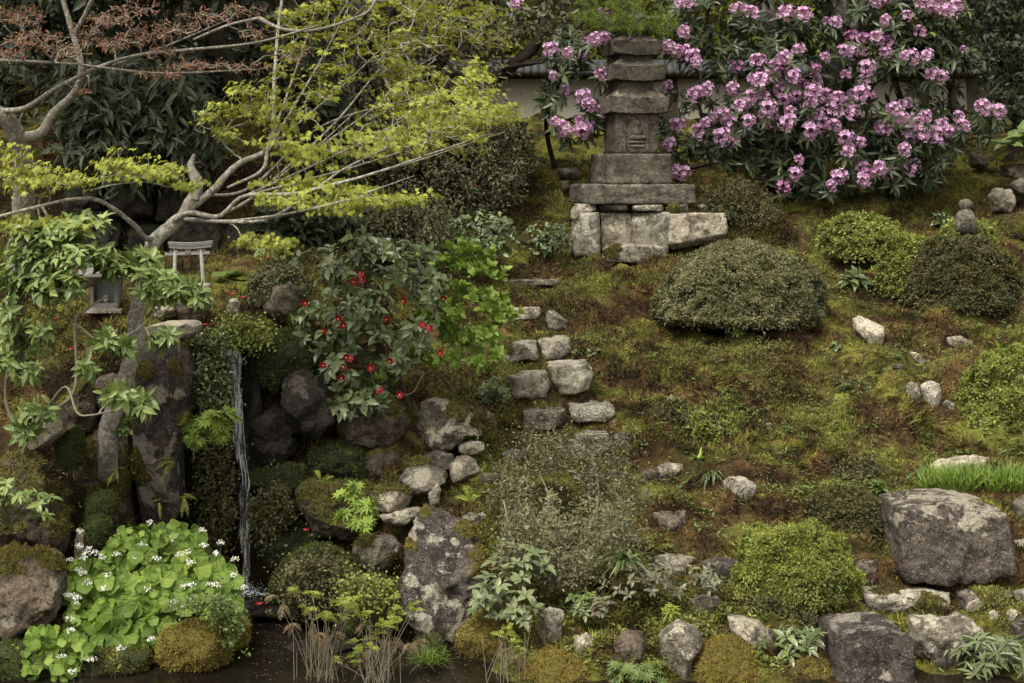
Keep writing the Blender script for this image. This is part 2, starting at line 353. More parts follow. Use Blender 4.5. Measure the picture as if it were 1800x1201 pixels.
bump(nt, b, mth(nt, 'ADD', noise(nt, 60, 4, .7), noise(nt, 14, 4, .6)), .8, .03)
m, nt, b = newmat('moss tufts'); M['tuft'] = m
c = mosscolor(nt, 1.3); v = mth(nt, 'ADD', mth(nt, 'MULTIPLY', mth(nt, 'POWER', attr(nt, 'rnd'), 1.6), 1.7), .35)
cm = nd(nt, 'VectorMath', operation='SCALE'); nt.links.new(c, cm.inputs[0]); nt.links.new(v, cm.inputs['Scale'])
nt.links.new(cm.outputs[0], b.inputs['Base Color']); b.inputs['Roughness'].default_value = .8; b.inputs['Specular IOR Level'].default_value = .2
M['tuft_gold'] = leafmat('golden moss', [(.11, .075, .016), (.20, .155, .028), (.30, .25, .05)], .8, 0, .2, patch=.6)
M['tuft_green'] = leafmat('green moss', [(.030, .038, .010), (.070, .085, .018), (.13, .14, .03)], .8, 0, .2, patch=.6)
M['tuft_dark'] = leafmat('dark wet moss', [(.012, .016, .005), (.026, .034, .009), (.05, .06, .015)], .7, 0, .3, patch=.6)

M['maple_y'] = leafmat('yellow green maple leaf', [(.16, .12, .04), (.28, .30, .05), (.42, .46, .08), (.56, .60, .14)], .5, .35, .3, patch=.3)
M['maple_r'] = leafmat('rusty young maple leaf', [(.10, .045, .035), (.24, .11, .08), (.33, .18, .12), (.28, .24, .10)], .5, .3, .3)
M['laurel'] = leafmat('fresh green leaf', [(.085, .13, .04), (.16, .22, .065), (.24, .31, .10), (.35, .42, .15)], .42, .25, .45)
M['camellia'] = leafmat('glossy camellia leaf', [(.038, .058, .018), (.082, .115, .038), (.15, .19, .075), (.25, .29, .14)], .3, .12, .6)
M['lime'] = leafmat('bright green leaf', [(.14, .23, .035), (.25, .37, .06), (.38, .51, .12)], .4, .3, .4)
M['rhodo'] = leafmat('dark leathery leaf', [(.020, .034, .013), (.042, .062, .024), (.080, .10, .044), (.12, .14, .07)], .38, .08, .5)
M['dark'+'leaf'] = leafmat('dark evergreen leaf', [(.014, .020, .009), (.030, .040, .017), (.055, .068, .032), (.085, .10, .05)], .5, .15, .35)  # the dark evergreens' own leaf colour
M['olive'] = leafmat('grey olive small leaf', [(.045, .047, .022), (.09, .092, .042), (.15, .15, .07), (.24, .24, .125)], .55, .2, .3)
M['azalea'] = leafmat('clipped azalea leaf', [(.05, .052, .022), (.11, .115, .048), (.19, .19, .085), (.29, .29, .15)], .5, .15, .35, patch=.35)
M['azalea_b'] = leafmat('fresh azalea leaf', [(.04, .048, .016), (.125, .145, .034), (.26, .295, .06), (.46, .50, .12)], .5, .25, .35, patch=.3)
M['azalea_d'] = leafmat('dull azalea leaf', [(.032, .034, .013), (.066, .066, .025), (.105, .10, .038), (.18, .165, .06)], .55, .15, .3, patch=.4)
M['azalea_d2'] = leafmat('ground cover leaf', [(.05, .05, .016), (.09, .10, .024), (.14, .16, .035), (.20, .22, .06)], .6, .15, .25)
M['olive_p'] = leafmat('pale grey green small leaf', [(.06, .06, .03), (.12, .12, .06), (.19, .185, .10), (.30, .29, .17)], .55, .2, .3)
M['maple_s'] = leafmat('maple seedling leaf', [(.13, .19, .04), (.24, .33, .06), (.34, .43, .09)], .5, .3, .3)
M['pine'] = leafmat('pine needle', [(.06, .10, .012), (.15, .21, .025), (.24, .30, .05)], .5, .15, .3)
M['backgreen'] = leafmat('background green leaf', [(.06, .075, .012), (.13, .155, .02), (.25, .27, .035)], .5, .35, .3)
M['herb'] = leafmat('herb leaf', [(.07, .10, .03), (.13, .18, .05), (.2, .26, .08)], .45, .25, .35)
M['wasabi'] = leafmat('broad water plant leaf', [(.07, .12, .025), (.14, .22, .04), (.21, .31, .06), (.33, .42, .09)], .6, .3, .2, patch=.35)
M['greyleaf'] = leafmat('pale green leaf', [(.08, .10, .045), (.15, .18, .08), (.22, .25, .12)], .4, .1, .45)
M['purpleleaf'] = leafmat('pale and purple leaf', [(.08, .045, .035), (.12, .10, .065), (.15, .16, .09), (.22, .23, .14)], .4, .1, .45)
M['fern_y'] = leafmat('yellow green fern', [(.16, .20, .03), (.28, .33, .05), (.36, .40, .09)], .5, .3, .3)
M['deadfern'] = leafmat('dead fern', [(.12, .085, .045), (.20, .155, .085), (.30, .24, .15)], .7, .2, .2)
M['iris'] = leafmat('iris blade', [(.09, .15, .02), (.15, .24, .03), (.23, .32, .06)], .4, .3, .4)
M['bark_m'] = barkmat('mossy maple bark', (.11, .09, .068), (.28, .25, .205), (.42, .41, .36), .75, .25)
M['bark_p'] = barkmat('pale maple bark', (.10, .085, .065), (.21, .19, .15), (.36, .36, .31), .6, .12)
M['bark_d'] = barkmat('dark bark', (.022, .017, .012), (.055, .043, .032), (.13, .125, .105), .25, .15)
M['bark_g'] = barkmat('lichened grey bark', (.05, .04, .035), (.12, .105, .09), (.27, .26, .23), .55, .1)
M['twig'] = plain('twig', (.10, .075, .05)); M['twig_p'] = plain('pale twig', (.2, .17, .12)); M['twig_g'] = plain('green twig', (.11, .12, .05))
M['pink'] = leafmat('pink rhododendron petal', [(.44, .20, .42), (.58, .33, .56), (.68, .44, .66), (.77, .57, .75)], .6, .3, .2)
M['pinkd'] = leafmat('deep pink petal', [(.32, .10, .27), (.44, .18, .38), (.55, .30, .49)], .6, .3, .2)
M['red'] = leafmat('red camellia petal', [(.20, .004, .014), (.33, .010, .03), (.42, .03, .06)], .45, .2, .3)
M['yellow'] = plain('stamen', (.6, .42, .06)); M['white'] = plain('white floret', (.75, .76, .68), var=.1)
M['plaster'] = plain('aged plaster', (.36, .34, .28), .95, .1, .12, 3); M['tile'] = plain('grey roof tile', (.05, .05, .05), .7); M['wood'] = plain('dark wood', (.06, .045, .03))
M['silver'] = plain('weathered grey timber', (.30, .295, .28), .85, .2, .22, 40)
# water
m, nt, b = newmat('pond water'); M['water'] = m
nt.links.new(ramp(nt, noise(nt, 1.6, 3), [(.35, (.006, .005, .004)), (.7, (.022, .018, .011))]), b.inputs['Base Color'])
b.inputs['Roughness'].default_value = .06; b.inputs['IOR'].default_value = 1.33
bump(nt, b, mth(nt, 'ADD', noise(nt, 14, 3), mth(nt, 'MULTIPLY', noise(nt, 3.5, 2), 1.5)), .25, .012)
m, nt, b = newmat('falling water'); M['fall'] = m
tc = nd(nt, 'TexCoord'); mp = nd(nt, 'Mapping'); mp.inputs['Scale'].default_value = (75, 20, 7); nt.links.new(tc.outputs['Object'], mp.inputs[0])
n = noise(nt, 1, 4, .65, vec=mp.outputs[0]); a_ = step(nt, n, .47, .72)
b.inputs['Base Color'].default_value = (.9, .92, .95, 1); b.inputs['Roughness'].default_value = .15
t = nd(nt, 'BsdfTransparent'); s = nd(nt, 'MixShader'); nt.links.new(mth(nt, 'MULTIPLY', mth(nt, 'ADD', mth(nt, 'MULTIPLY', a_, .62), .05), step(nt, attr(nt, 'rnd'), .0, .55)), s.inputs[0])
nt.links.new(t.outputs[0], s.inputs[1]); nt.links.new(b.outputs[0], s.inputs[2]); nt.links.new(s.outputs[0], nt.nodes['Material Output'].inputs[0])
M['foam'] = plain('white water', (.7, .73, .76), .3, .5, .1)
# ---------------- terrain ----------------
R_ = [(-5, 1.0), (2, 1.0), (4, -.6), (7, -.6), (7.5, -.35), (7.9, -.06), (8.15, .01), (8.6, .09), (9.3, .275), (10.2, .6), (11.2, 1.0), (12, 1.31), (13, 1.67), (13.8, 1.91), (14.8, 2.25), (16, 2.6), (18.5, 3.2), (20, 3.5), (26, 7), (40, 14), (80, 22), (300, 24)]
far = R_[-6:]
def prof(L, tail=None): return [(-5, 1.0), (2, 1.0), (4, -.6), (7.2, -.6)]+L+(tail or [(14.8, 2.3)]+R_[-7:])
Ltail = [(12.3, 1.9), (12.65, 2.7), (13.2, 3.05), (15, 3.4), (18.5, 3.6)]+far
COLS = [(-900, prof([(8, -.2), (8.3, .2), (8.8, .5), (9.2, 1.1), (9.8, 1.45), (11, 1.7)], Ltail)),
 (0, prof([(8, -.2), (8.3, .1), (8.8, .35), (9.2, .75), (9.45, 1.15), (9.8, 1.4), (10.4, 1.56), (11, 1.68)], Ltail)),
 (120, prof([(8.0, -.25), (8.4, .0), (8.9, .22), (9.3, .42), (9.6, 1.0), (9.8, 1.42), (10.3, 1.56), (11, 1.68)], Ltail)),
 (240, prof([(8.1, -.25), (8.45, .0), (9.2, .2), (9.7, .35), (9.85, 1.0), (9.98, 1.46), (10.3, 1.55), (11, 1.68)], Ltail)),
 (345, prof([(8.6, -.3), (8.9, .0), (9.5, .08), (9.95, .1), (10.1, 1.3), (10.2, 1.52), (10.9, 1.65), (11.3, 1.80)], Ltail)),
 (430, prof([(9.0, -.35), (9.6, -.3), (9.95, -.2), (10.15, .7), (10.27, 1.45), (10.5, 1.50), (10.9, 1.62), (11.3, 1.82)], [(12.4, 2.0), (12.8, 2.6), (13.4, 3.0), (15, 3.3), (18.5, 3.5)]+far)),
 (560, prof([(9.2, -.3), (9.6, -.05), (9.9, .25), (10.15, .8), (10.35, 1.2), (10.6, 1.38), (11.2, 1.58), (12.5, 1.85), (13.2, 2.1), (14.5, 2.5)], [(16, 2.9), (18.5, 3.3)]+far)),
 (690, prof([(8.9, -.25), (9.25, .05), (9.6, .35), (10.0, .72), (10.3, 1.0), (10.8, 1.13), (11.5, 1.3), (12.5, 1.62), (14, 2.05)])),
 (800, prof([(8.2, -.2), (8.6, -.02), (9.0, .2), (9.6, .48), (10.2, .74), (10.6, .93), (11.0, 1.05), (12, 1.33), (13, 1.67)])),
 (930, R_), (2700, R_)]
YS = np.concatenate([np.arange(-5, 7, .5), np.arange(7, 20, .02), np.arange(20, 80, 1.), np.arange(80, 301, 20.)])
UC = np.array([c[0] for c in COLS], float)
HT = np.array([np.interp(YS, *np.array(c[1]).T) for c in COLS])
def T(x, y, rough=True):
    x = np.asarray(x, float); y = np.asarray(y, float); u = 900+F*x/np.maximum(y, 4.); u = np.clip(u, UC[0], UC[-1])
    k = np.clip(np.searchsorted(UC, u)-1, 0, len(UC)-2); t = (u-UC[k])/(UC[k+1]-UC[k]); t = t*t*(3-2*t)
    yi = np.interp(y, YS, np.arange(len(YS))); i = np.clip(yi.astype(int), 0, len(YS)-2); f = yi-i
    z = (HT[k, i]*(1-f)+HT[k, i+1]*f)*(1-t)+(HT[k+1, i]*(1-f)+HT[k+1, i+1]*f)*t
    if rough:
        p = np.stack([x, y, x*0], -1).reshape(-1, 3); n = (.08*fbm(p*1.3, 2, 3)+.045*fbm(p*4.2, 2, 9)+.02*fbm(p*11, 2, 19)+.055*np.clip(fbm(p*6.5, 2, 23), 0, 1)).reshape(x.shape)
        z = z+n*np.clip((y-7.5)/1.0, 0, 1)*(1+np.clip((y-20)/8, 0, 6))
        w = (.75*fbm(p*.55, 2, 41)).reshape(x.shape); a = (y+w)/.92+.35*np.sin(x*1.1); fr = a-np.floor(a); st = np.clip((fr-.70)/.28, 0, 1); st = st*st*(3-2*st)
        z = z+(st-fr)*(.13+.04*np.sin(x*2.3+y))*np.clip((y-8.6)/.5, 0, 1)*np.clip((u-640)/120, 0, 1)*np.clip((17-y)/2, 0, 1)
    return z
_yy = np.arange(7.6, 30, .02)
def GY(u, v):
    z = CZ-(v-VH)*_yy/F; h = T((u-900)*_yy/F, _yy); k = np.argmax(h >= z); return _yy[k] if h[k] >= z[k] else 30.
def G(u, v): return P(u, v, GY(u, v))
def onT(x, y): return A(x, y, float(T(np.array([x]), np.array([y]))[0]))

xs = np.concatenate([np.linspace(-150, -8, 12), np.arange(-7.5, -4, .25), np.arange(-4, 6, .035), np.arange(6, 9, .25), np.linspace(9.5, 150, 12)])
ys = np.concatenate([np.arange(-5, 7.4, .4), np.arange(7.4, 14.5, .035), np.arange(14.5, 20, .1), np.arange(20, 40, 1), np.linspace(41, 300, 14)])
X, Y_ = np.meshgrid(xs, ys); Z = T(X, Y_); nx, ny = len(xs), len(ys)
i = np.arange(ny-1)[:, None]*nx+np.arange(nx-1)[None]
gs = np.hypot(*np.gradient(Z, ys, xs)); slope_a = np.clip((gs-.48)/.8, 0, 1)
g = MB(); g.add(np.stack([X, Y_, Z], -1), np.stack([i, i+1, i+nx+1, i+nx], -1))
tag(g.build('ground', M['ground'], attrs={'slope': slope_a.ravel()}), kind='structure')
# moss tufts
def tufts(name, n, fn, L, Wd, mat, kind='stuff'):
    pass
n = 420000
y = 7.8+rng.random(n)**.85*8.7; u = -60+rng.random(n)*1920; x = (u-900)*y/F
z = T(x, y); e = .02; dzx = (T(x+e, y)-z)/e; dzy = (T(x, y+e)-z)/e
nr = unit(np.stack([-dzx, -dzy, np.ones(n)], -1)); k = (nr[:, 2] > .35) & (z > .01) & (fbm(np.c_[x, y, z]*3.1, 2, 31) > -.75+.5*rng.random(n))
x, y, z, nr = x[k], y[k], z[k], nr[k]; n = len(x)
d = unit(nr+rvec(n)*.75); slp = np.clip((np.hypot(nr[:, 0], nr[:, 1])/nr[:, 2]-.40)/.6, 0, 1); L = (.012+.024*rng.random(n))*(1+.8*fbm(np.c_[x, y, z]*5, 3, 4))*(1+1.1*slp); mb = MB()
leaves(mb, np.c_[x, y, z-.004], d, rvec(n), L, .006+.007*rng.random(n), 'tri', r=rng.random(n)*.7+.3*(fbm(np.c_[x, y, z]*9, 2, 8)*.5+.5).clip(0, 1))
sl_ = np.clip((np.hypot(nr[:, 0], nr[:, 1])/nr[:, 2]-.48)/.8, 0, 1)
tag(mb.build('moss', M['tuft'], smooth=False, attrs={'slope': np.repeat(sl_, 3)}), kind='stuff')

# water
w = MB(); gx, gy = np.meshgrid(np.concatenate([np.linspace(-60, -5, 8), np.linspace(-4.6, 4.6, 80), np.linspace(5, 60, 8)]), np.concatenate([np.linspace(2.2, 7, 6), np.linspace(7.1, 10.2, 110)]))
r = np.hypot(gx+1.66, gy-9.75); gz = .004*np.sin(r*46)*np.exp(-r*2.2)
i = np.arange(gx.shape[0]-1)[:, None]*gx.shape[1]+np.arange(gx.shape[1]-1)[None]
w.add(np.stack([gx, gy, gz], -1), np.stack([i, i+1, i+gx.shape[1]+1, i+gx.shape[1]], -1))
tag(w.build('pond_water', M['water']), kind='structure')

# ---------------- rocks ----------------
def cubesphere(n):
    V = []; Q = []; t = np.tan(np.linspace(-math.pi/4, math.pi/4, n+1)); a, b_ = np.meshgrid(t, t); o = np.ones_like(a)
    for f in ((o, a, b_), (-o, b_, a), (b_, o, a), (a, -o, b_), (a, b_, o), (b_, a, -o)):
        k = len(V)*(n+1)**2; V.append(np.stack(f, -1).reshape(-1, 3)); i = np.arange(n)[:, None]*(n+1)+np.arange(n)[None]+k
        Q.append(np.stack([i, i+1, i+n+2, i+n+1], -1).reshape(-1, 4))
    V = unit(np.concatenate(V)); Q = np.concatenate(Q); key = np.round(V*1e5).astype(int); _, idx, inv = np.unique(key, axis=0, return_index=True, return_inverse=True)
    return V[idx], inv.reshape(-1)[Q]
_cs = {}
def radial(poly, c, th):
    R = np.zeros_like(th); d = np.stack([np.cos(th), np.sin(th)], -1); n = len(poly)
    for i in range(n):
        a = poly[i]-c; e = poly[(i+1) % n]-poly[i]; den = d[:, 0]*e[1]-d[:, 1]*e[0]; den = np.where(abs(den) < 1e-9, 1e-9, den)
        r = (a[0]*e[1]-a[1]*e[0])/den; s = (a[0]*d[:, 1]-a[1]*d[:, 0])/den
        ok = (r > 0) & (s >= -1e-6) & (s <= 1+1e-6); R = np.where(ok & (r > R), r, R)
    return R
rockn = [0]
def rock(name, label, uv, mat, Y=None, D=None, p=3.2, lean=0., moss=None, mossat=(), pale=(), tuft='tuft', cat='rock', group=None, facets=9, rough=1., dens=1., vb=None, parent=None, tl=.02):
    rockn[0] += 1; sd = rockn[0]*13; rs = np.random.default_rng(sd)
    uv = np.array(uv, float).reshape(-1, 2); lo, hi = uv.min(0), uv.max(0); c = (uv.mean(0)+(lo+hi)/2)/2
    emb = Y is None or (c[0] > 880 and lo[1] > 470)
    if Y is None: Y = min(GY(lo[0]*(1-t_)+hi[0]*t_, hi[1] if vb is None else vb) for t_ in (.3, .5, .7))
    if c[0] > 880 and lo[1] > 470: Y = min(Y, GY(c[0], min(hi[1], 1193)))
    wm, hm = (hi-lo)*Y/F; D = D or .85*min(max(wm, hm), 1.6*min(wm, hm)); Yc = Y+D*.42
    s = Yc/F; poly = np.stack([(uv[:, 0]-c[0])*s, -(uv[:, 1]-c[1])*s], -1)
    px = max(wm, hm)/Y*F; n = int(np.clip(px/5, 12, 56)); 
    if n not in _cs: _cs[n] = cubesphere(n)
    d, q = _cs[n]; th = np.arctan2(d[:, 2], d[:, 0]); Rr = radial(poly, A(0, 0), th); Rr = np.where(Rr <= 0, Rr.max()*.5, Rr)
    sl = np.hypot(d[:, 0], d[:, 2]); m_ = abs(d[:, 1]); kk = (sl**p+m_**p)**(-1/p)
    v = np.stack([np.cos(th)*Rr*sl*kk, np.sign(d[:, 1])*m_*kk*D/2, np.sin(th)*Rr*sl*kk], -1)
    size = (wm*hm*D)**(1/3)
    round_ = moss is not None and moss >= 1.2
    for _ in range(facets if round_ or p >= 5 else facets*2+2):
        nn = unit(rs.normal(size=3)*A(1, .8, .9)+A(0, -.8, .3)); pr = v@nn; off = pr.max()*((.84 if round_ else .70)+.20*rs.random()) if nn[1] < -.35 else pr.max()*(.92+.06*rs.random())
        v = v-np.maximum(0, pr-off)[:, None]*nn*.97
    P0 = v+A(sd*.37, 0, 0); dn = unit(v/A(wm, D, hm)); f1 = fbm(P0/size*2.2, 3, sd); f2 = fbm(P0/size*9, 4, sd+3); rid = 1-abs(fbm(P0/size*4.5+A(0, f1.mean(), 0), 3, sd+8))*2
    st_ = fbm(P0/size*3.1+A(5, 1, 2), 3, sd+12); stq = (np.floor(st_*4)+np.clip((st_*4-np.floor(st_*4))*3-1, 0, 1))/4
    v = v+dn*(size*rough*((.045*f1+.020*f2+.018*rid) if round_ else (.022*f1+.024*f2+.016*rid+.060*stq+.008*fbm(P0/size*26, 3, sd+21))))[:, None]
    v[:, 1] += lean*v[:, 2]
    cw = P(c[0], c[1], Yc); wv = v+cw
    for _ in range(2):   # keep the size seen in the picture
        pu = 900+F*wv[:, 0]/wv[:, 1]; pv = VH+F*(CZ-wv[:, 2])/wv[:, 1]
        pu = lo[0]+(pu-pu.min())*(hi[0]-lo[0])/(pu.max()-pu.min()); pv = lo[1]+(pv-pv.min())*(hi[1]-lo[1])/(pv.max()-pv.min())
        wv = np.stack([(pu-900)*wv[:, 1]/F, wv[:, 1], CZ-(pv-VH)*wv[:, 1]/F], -1)
    if emb and name != 'step_stone':   # bed the foot of the stone into the ground
        zt_, zb_ = wv[:, 2].max(), wv[:, 2].min(); t_ = np.clip(((zt_-.6*(zt_-zb_))-wv[:, 2])/(.4*(zt_-zb_)), 0, 1); wv[:, 2] -= t_*(.14*(zt_-zb_)+.02); wv[:, 0] += (wv[:, 0]-cw[0])*.10*t_; wv[:, 1] += (wv[:, 1]-cw[1])*.10*t_
    # vertex normals
    fn = np.cross(wv[q[:, 2]]-wv[q[:, 0]], wv[q[:, 3]]-wv[q[:, 1]]); 
    if (fn*(wv[q[:, 0]]-cw)).sum() < 0: q = q[:, ::-1]; fn = -fn
    vn = np.zeros_like(wv)
    for k in range(4): np.add.at(vn, q[:, k], fn)
    vn = unit(vn); pu = 900+F*wv[:, 0]/wv[:, 1]; pv = VH+F*(CZ-wv[:, 2])/wv[:, 1]
    ma = np.zeros(len(wv)); 
    if moss is not None: ma = np.clip((vn[:, 2]-(1-moss*1.5))*1.6+.5+.35*fbm(wv*5, 3, sd+5), 0, 1) if moss < 1.2 else np.ones(len(wv))
    front = vn[:, 1] < .3
    for (a, b_, r, *w_) in mossat: ma = np.maximum(ma, np.clip(1.35-np.hypot(pu-a, pv-b_)/r+.75*fbm(wv*8, 4, sd), 0, 1)*front)
    pa = np.zeros(len(wv))
    for (a, b_, r) in pale: pa = np.maximum(pa, np.clip(1.15-np.hypot(pu-a, pv-b_)/r+.9*fbm(wv*9, 4, sd+2), 0, 1)*front)
    if ma.max() > .55: wv = wv+vn*(.012*np.clip(ma-.4, 0, .4)/.4*(1+fbm(wv*12, 2, 3)))[:, None]
    org = A(cw[0], cw[1], wv[:, 2].min()); mb = MB(); mb.add(wv, q)
    has = ma.max() > .6 and dens > 0
    if parent is None:
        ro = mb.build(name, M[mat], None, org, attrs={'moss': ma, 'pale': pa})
        tag(ro, label, cat, group)
    else: ro = mb.build(name, M[mat], parent, np.array(parent.location), attrs={'moss': ma, 'pale': pa}); org = np.array(parent.location)
    if has and tuft:
        ar = np.linalg.norm(fn, axis=1)/2; mm = ma[q].mean(1); ok = (mm > .52) & (fn[:, 1]/np.maximum(ar*2, 1e-9) < .55)
        if ok.any():
            w_ = ar*ok; N = int(min(26000, w_.sum()*9000*dens)); 
            if N > 20:
                fi = rs.choice(len(q), N, p=w_/w_.sum()); a, b_ = rs.random(N), rs.random(N); qq = wv[q[fi]]
                ps = (qq[:, 0]*((1-a)*(1-b_))[:, None]+qq[:, 1]*(a*(1-b_))[:, None]+qq[:, 2]*(a*b_)[:, None]+qq[:, 3]*((1-a)*b_)[:, None])
                nn = unit(fn[fi]); mt = MB(); leaves(mt, ps-nn*.003, unit(nn+rvec(N)*.7), rvec(N), tl*(.5+rng.random(N)), .005+.006*rng.random(N), 'tri')
                tag(mt.build('moss_cushion', M[tuft], ro, org, smooth=False), kind='stuff')
    return ro
# ---------------- stones: right slope and steps ----------------
ST = 'steps climbing the mossy slope'
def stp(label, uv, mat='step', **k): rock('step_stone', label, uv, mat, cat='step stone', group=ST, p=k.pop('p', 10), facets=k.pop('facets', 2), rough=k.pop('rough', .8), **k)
stp('thin long step stone at the very top of the mossy flight', [886,489, 980,488, 982,500, 884,505], D=.3)
stp('whitish step stone second from the top, beside the bright green shrub', [882,539, 950,535, 951,553, 936,562, 882,564], 'pale', D=.3)
stp('small split grey stone right of the second whitish step', [958,545, 972,543, 998,562, 1000,580, 968,582, 955,560], 'grey', D=.2)
stp('broad mossy grey step stone third from the top, left half of the pair', [868,599, 944,597, 948,634, 866,640], 'step', mossat=[(885, 602, 18)], D=.35)
stp('square grey step stone third from the top, right half of the pair', [943,592, 1001,589, 1006,618, 985,632, 950,634], 'step', D=.35)
stp('smooth pale step stone with small moss rim, fourth row left', [893,656, 962,649, 968,672, 962,702, 896,702], 'pale', D=.4)
stp('white and black blotched step stone, fourth row right', [960,636, 1030,631, 1043,650, 1036,690, 985,697], 'step', pale=[(985, 670, 26), (1020, 665, 22)], D=.4)
stp('dark lichen-flecked step stone, fifth row left', [915,716, 993,709, 998,745, 960,758, 917,756], 'grey', D=.4)
stp('pale slab step stone, fifth row right', [997,706, 1074,703, 1084,722, 1066,742, 1002,744], 'step', pale=[(1035, 724, 30)], D=.4)
stp('wide brown step stone half grown over, sixth row', [978,758, 1070,754, 1078,790, 1030,804, 980,800], 'grey', mossat=[(1000, 762, 16)], D=.4)
rock('rock', 'low flat dark stone right of the sixth step row', [1072,772, 1095,757, 1118,768, 1112,782, 1080,786], 'grey')
rock('rock', 'dark jagged stone lying alone on moss below the steps', [1150,826, 1172,811, 1200,812, 1208,830, 1196,842, 1160,846, 1148,840], 'grey', pale=[(1185,820,8)])
rock('rock', 'small dark stone touching the jagged one on its left', [1128,830, 1140,823, 1156,828, 1158,842, 1135,846], 'dark')
rock('rock', 'knobbly white stone beside the grass tuft', [1270,848, 1280,838, 1310,836, 1330,852, 1318,876, 1290,882, 1272,872], 'pale')
rock('rock', 'rough greyish stone in moss below the knobbly white one', [1143,902, 1170,894, 1205,893, 1216,915, 1200,932, 1160,935, 1140,925], 'grey')
rock('rock', 'flat pale slab edging the moss terrace', [1148,978, 1190,972, 1225,980, 1222,1000, 1180,1012, 1150,1006], 'grey', pale=[(1180,992,24)])
rock('rock', 'dark low stone right of the flat pale slab', [1232,985, 1265,977, 1298,984, 1304,1002, 1270,1014, 1236,1010], 'dark')
rock('rock', 'bright white tilted block below the big clipped mound', [1497,560, 1512,553, 1555,572, 1554,586, 1545,600, 1520,596, 1498,580], 'pale', p=6, rough=.4, facets=3, lean=.8, pale=[(1525,570,60)], D=.22, dens=0)
rock('rock', 'slim grey stone leaning on the round-topped pale one', [1590,680, 1602,671, 1616,675, 1618,703, 1600,708, 1590,700], 'grey', D=.16)
rock('rock', 'round-topped pale stone standing on the right slope', [1617,678, 1636,669, 1652,672, 1656,694, 1648,712, 1624,714], 'pale', D=.2, rough=.6)
rock('rock', 'small flat stone right of the round-topped pale stone', [1644,708, 1662,703, 1680,706, 1680,718, 1650,722], 'grey')
rock('rock', 'thin grey stone lying under the dull green mound', [1664,592, 1690,590, 1710,600, 1704,608, 1670,604], 'grey')
rock('rock', 'narrow pale sliver of stone in the moss', [1598,618, 1610,622, 1628,637, 1622,642, 1604,630], 'pale')
rock('rock', 'wide flat pale stone behind the green blades', [1628,822, 1660,806, 1720,799, 1742,806, 1735,832, 1680,840, 1630,838], 'pale', D=.5)
rock('boulder', 'large squarish boulder with dark speckled face and light top', [1544,868, 1600,860, 1690,857, 1745,868, 1778,878, 1784,940, 1782,1000, 1735,1010, 1640,1014, 1560,1010, 1540,990, 1538,900], 'dark', cat='boulder', p=14, facets=0, D=.8, lean=.3, pale=[(1690,880,48),(1740,900,30),(1640,870,40),(1575,910,14)], mossat=[(1745,872,20)], rough=.7)
rock('rock', 'brownish rock behind the right end of the large boulder', [1776,880, 1800,868, 1840,875, 1845,925, 1790,935, 1778,915], 'grey', D=.4)
rock('rock', 'small pale rock at right edge beside the large boulder', [1778,952, 1800,947, 1830,955, 1825,968, 1785,968], 'pale')
rock('rock', 'low rough stone on the path left of the large boulder', [1500,985, 1520,981, 1546,984, 1546,1000, 1520,1006, 1500,1003], 'grey', p=5)
rock('rock', 'long flat ridged slab behind the big dark block', [1500,1030, 1560,1025, 1625,1029, 1672,1038, 1668,1074, 1590,1078, 1502,1076], 'step', Y=8.95, D=.5, p=8, facets=1, pale=[(1585,1054,18)], mossat=[(1560,1040,20),(1640,1062,22)])
rock('rock', 'dark-ended low stone on the terrace right of the ridged slab', [1676,1034, 1700,1028, 1745,1029, 1796,1036, 1800,1066, 1740,1074, 1680,1072], 'grey', Y=8.98, D=.45, p=8, mossat=[(1740,1050,30)])
rock('rock', 'flat stone at the right edge of the lower terrace', [1780,1040, 1810,1034, 1850,1045, 1845,1062, 1790,1062], 'grey')
rock('boulder', 'big dark block with flat pale top by the water', [1447,1085, 1500,1075, 1560,1076, 1602,1092, 1610,1140, 1600,1240, 1520,1260, 1440,1240, 1444,1160], 'dark', cat='boulder', Y=8.1, p=9, facets=2, D=.6, lean=.12, rough=.5, pale=[(1500,1083,12),(1570,1088,12)])
rock('boulder', 'white and grey blotched boulder right of the big dark block', [1594,1078, 1640,1080, 1665,1088, 1702,1074, 1724,1092, 1716,1130, 1694,1160, 1672,1188, 1635,1180, 1600,1145], 'grey', cat='boulder', Y=8.25, D=.45, pale=[(1630,1100,42),(1640,1140,26),(1700,1110,26),(1685,1135,16)], facets=9)
rock('rock', 'small dark rounded rock at right edge below the terrace', [1775,1095, 1795,1084, 1830,1088, 1835,1120, 1800,1128, 1776,1115], 'dark', Y=8.75)
rock('rock', 'pale crumbly stone in moss right of the blotched boulder', [1768,1078, 1785,1070, 1802,1078, 1800,1092, 1775,1094], 'pale', Y=8.9)
rock('rock', 'small pale stone on the terrace edge above the blotched boulder', [1738,1078, 1748,1072, 1756,1080, 1750,1090, 1740,1088], 'pale', Y=8.9)
rock('boulder', 'smooth grey upright rock with rounded shoulders at lower edge', [1172,1098, 1192,1088, 1222,1098, 1236,1120, 1218,1150, 1205,1200, 1180,1205, 1160,1150, 1158,1115], 'grey', cat='boulder', Y=8.15, D=.3, p=3, rough=.6, facets=5, pale=[(1195,1112,20)])
rock('rock', 'streaked pale slab leaning right beside golden moss', [1278,1080, 1300,1082, 1345,1100, 1368,1120, 1366,1150, 1340,1155, 1305,1135, 1285,1110], 'grey', Y=8.6, D=.3, pale=[(1305,1100,24),(1350,1125,16)])
rock('rock', 'rounded brownish stone above the streaked slab', [1212,1052, 1235,1043, 1262,1045, 1276,1062, 1262,1082, 1222,1080, 1208,1066], 'grey', Y=8.8, D=.28, facets=9)
rock('rock', 'yellowish white upright stone in the lower moss bank', [947,1072, 965,1066, 993,1075, 988,1090, 984,1128, 955,1132, 948,1100], 'pale', Y=8.62, D=.16)
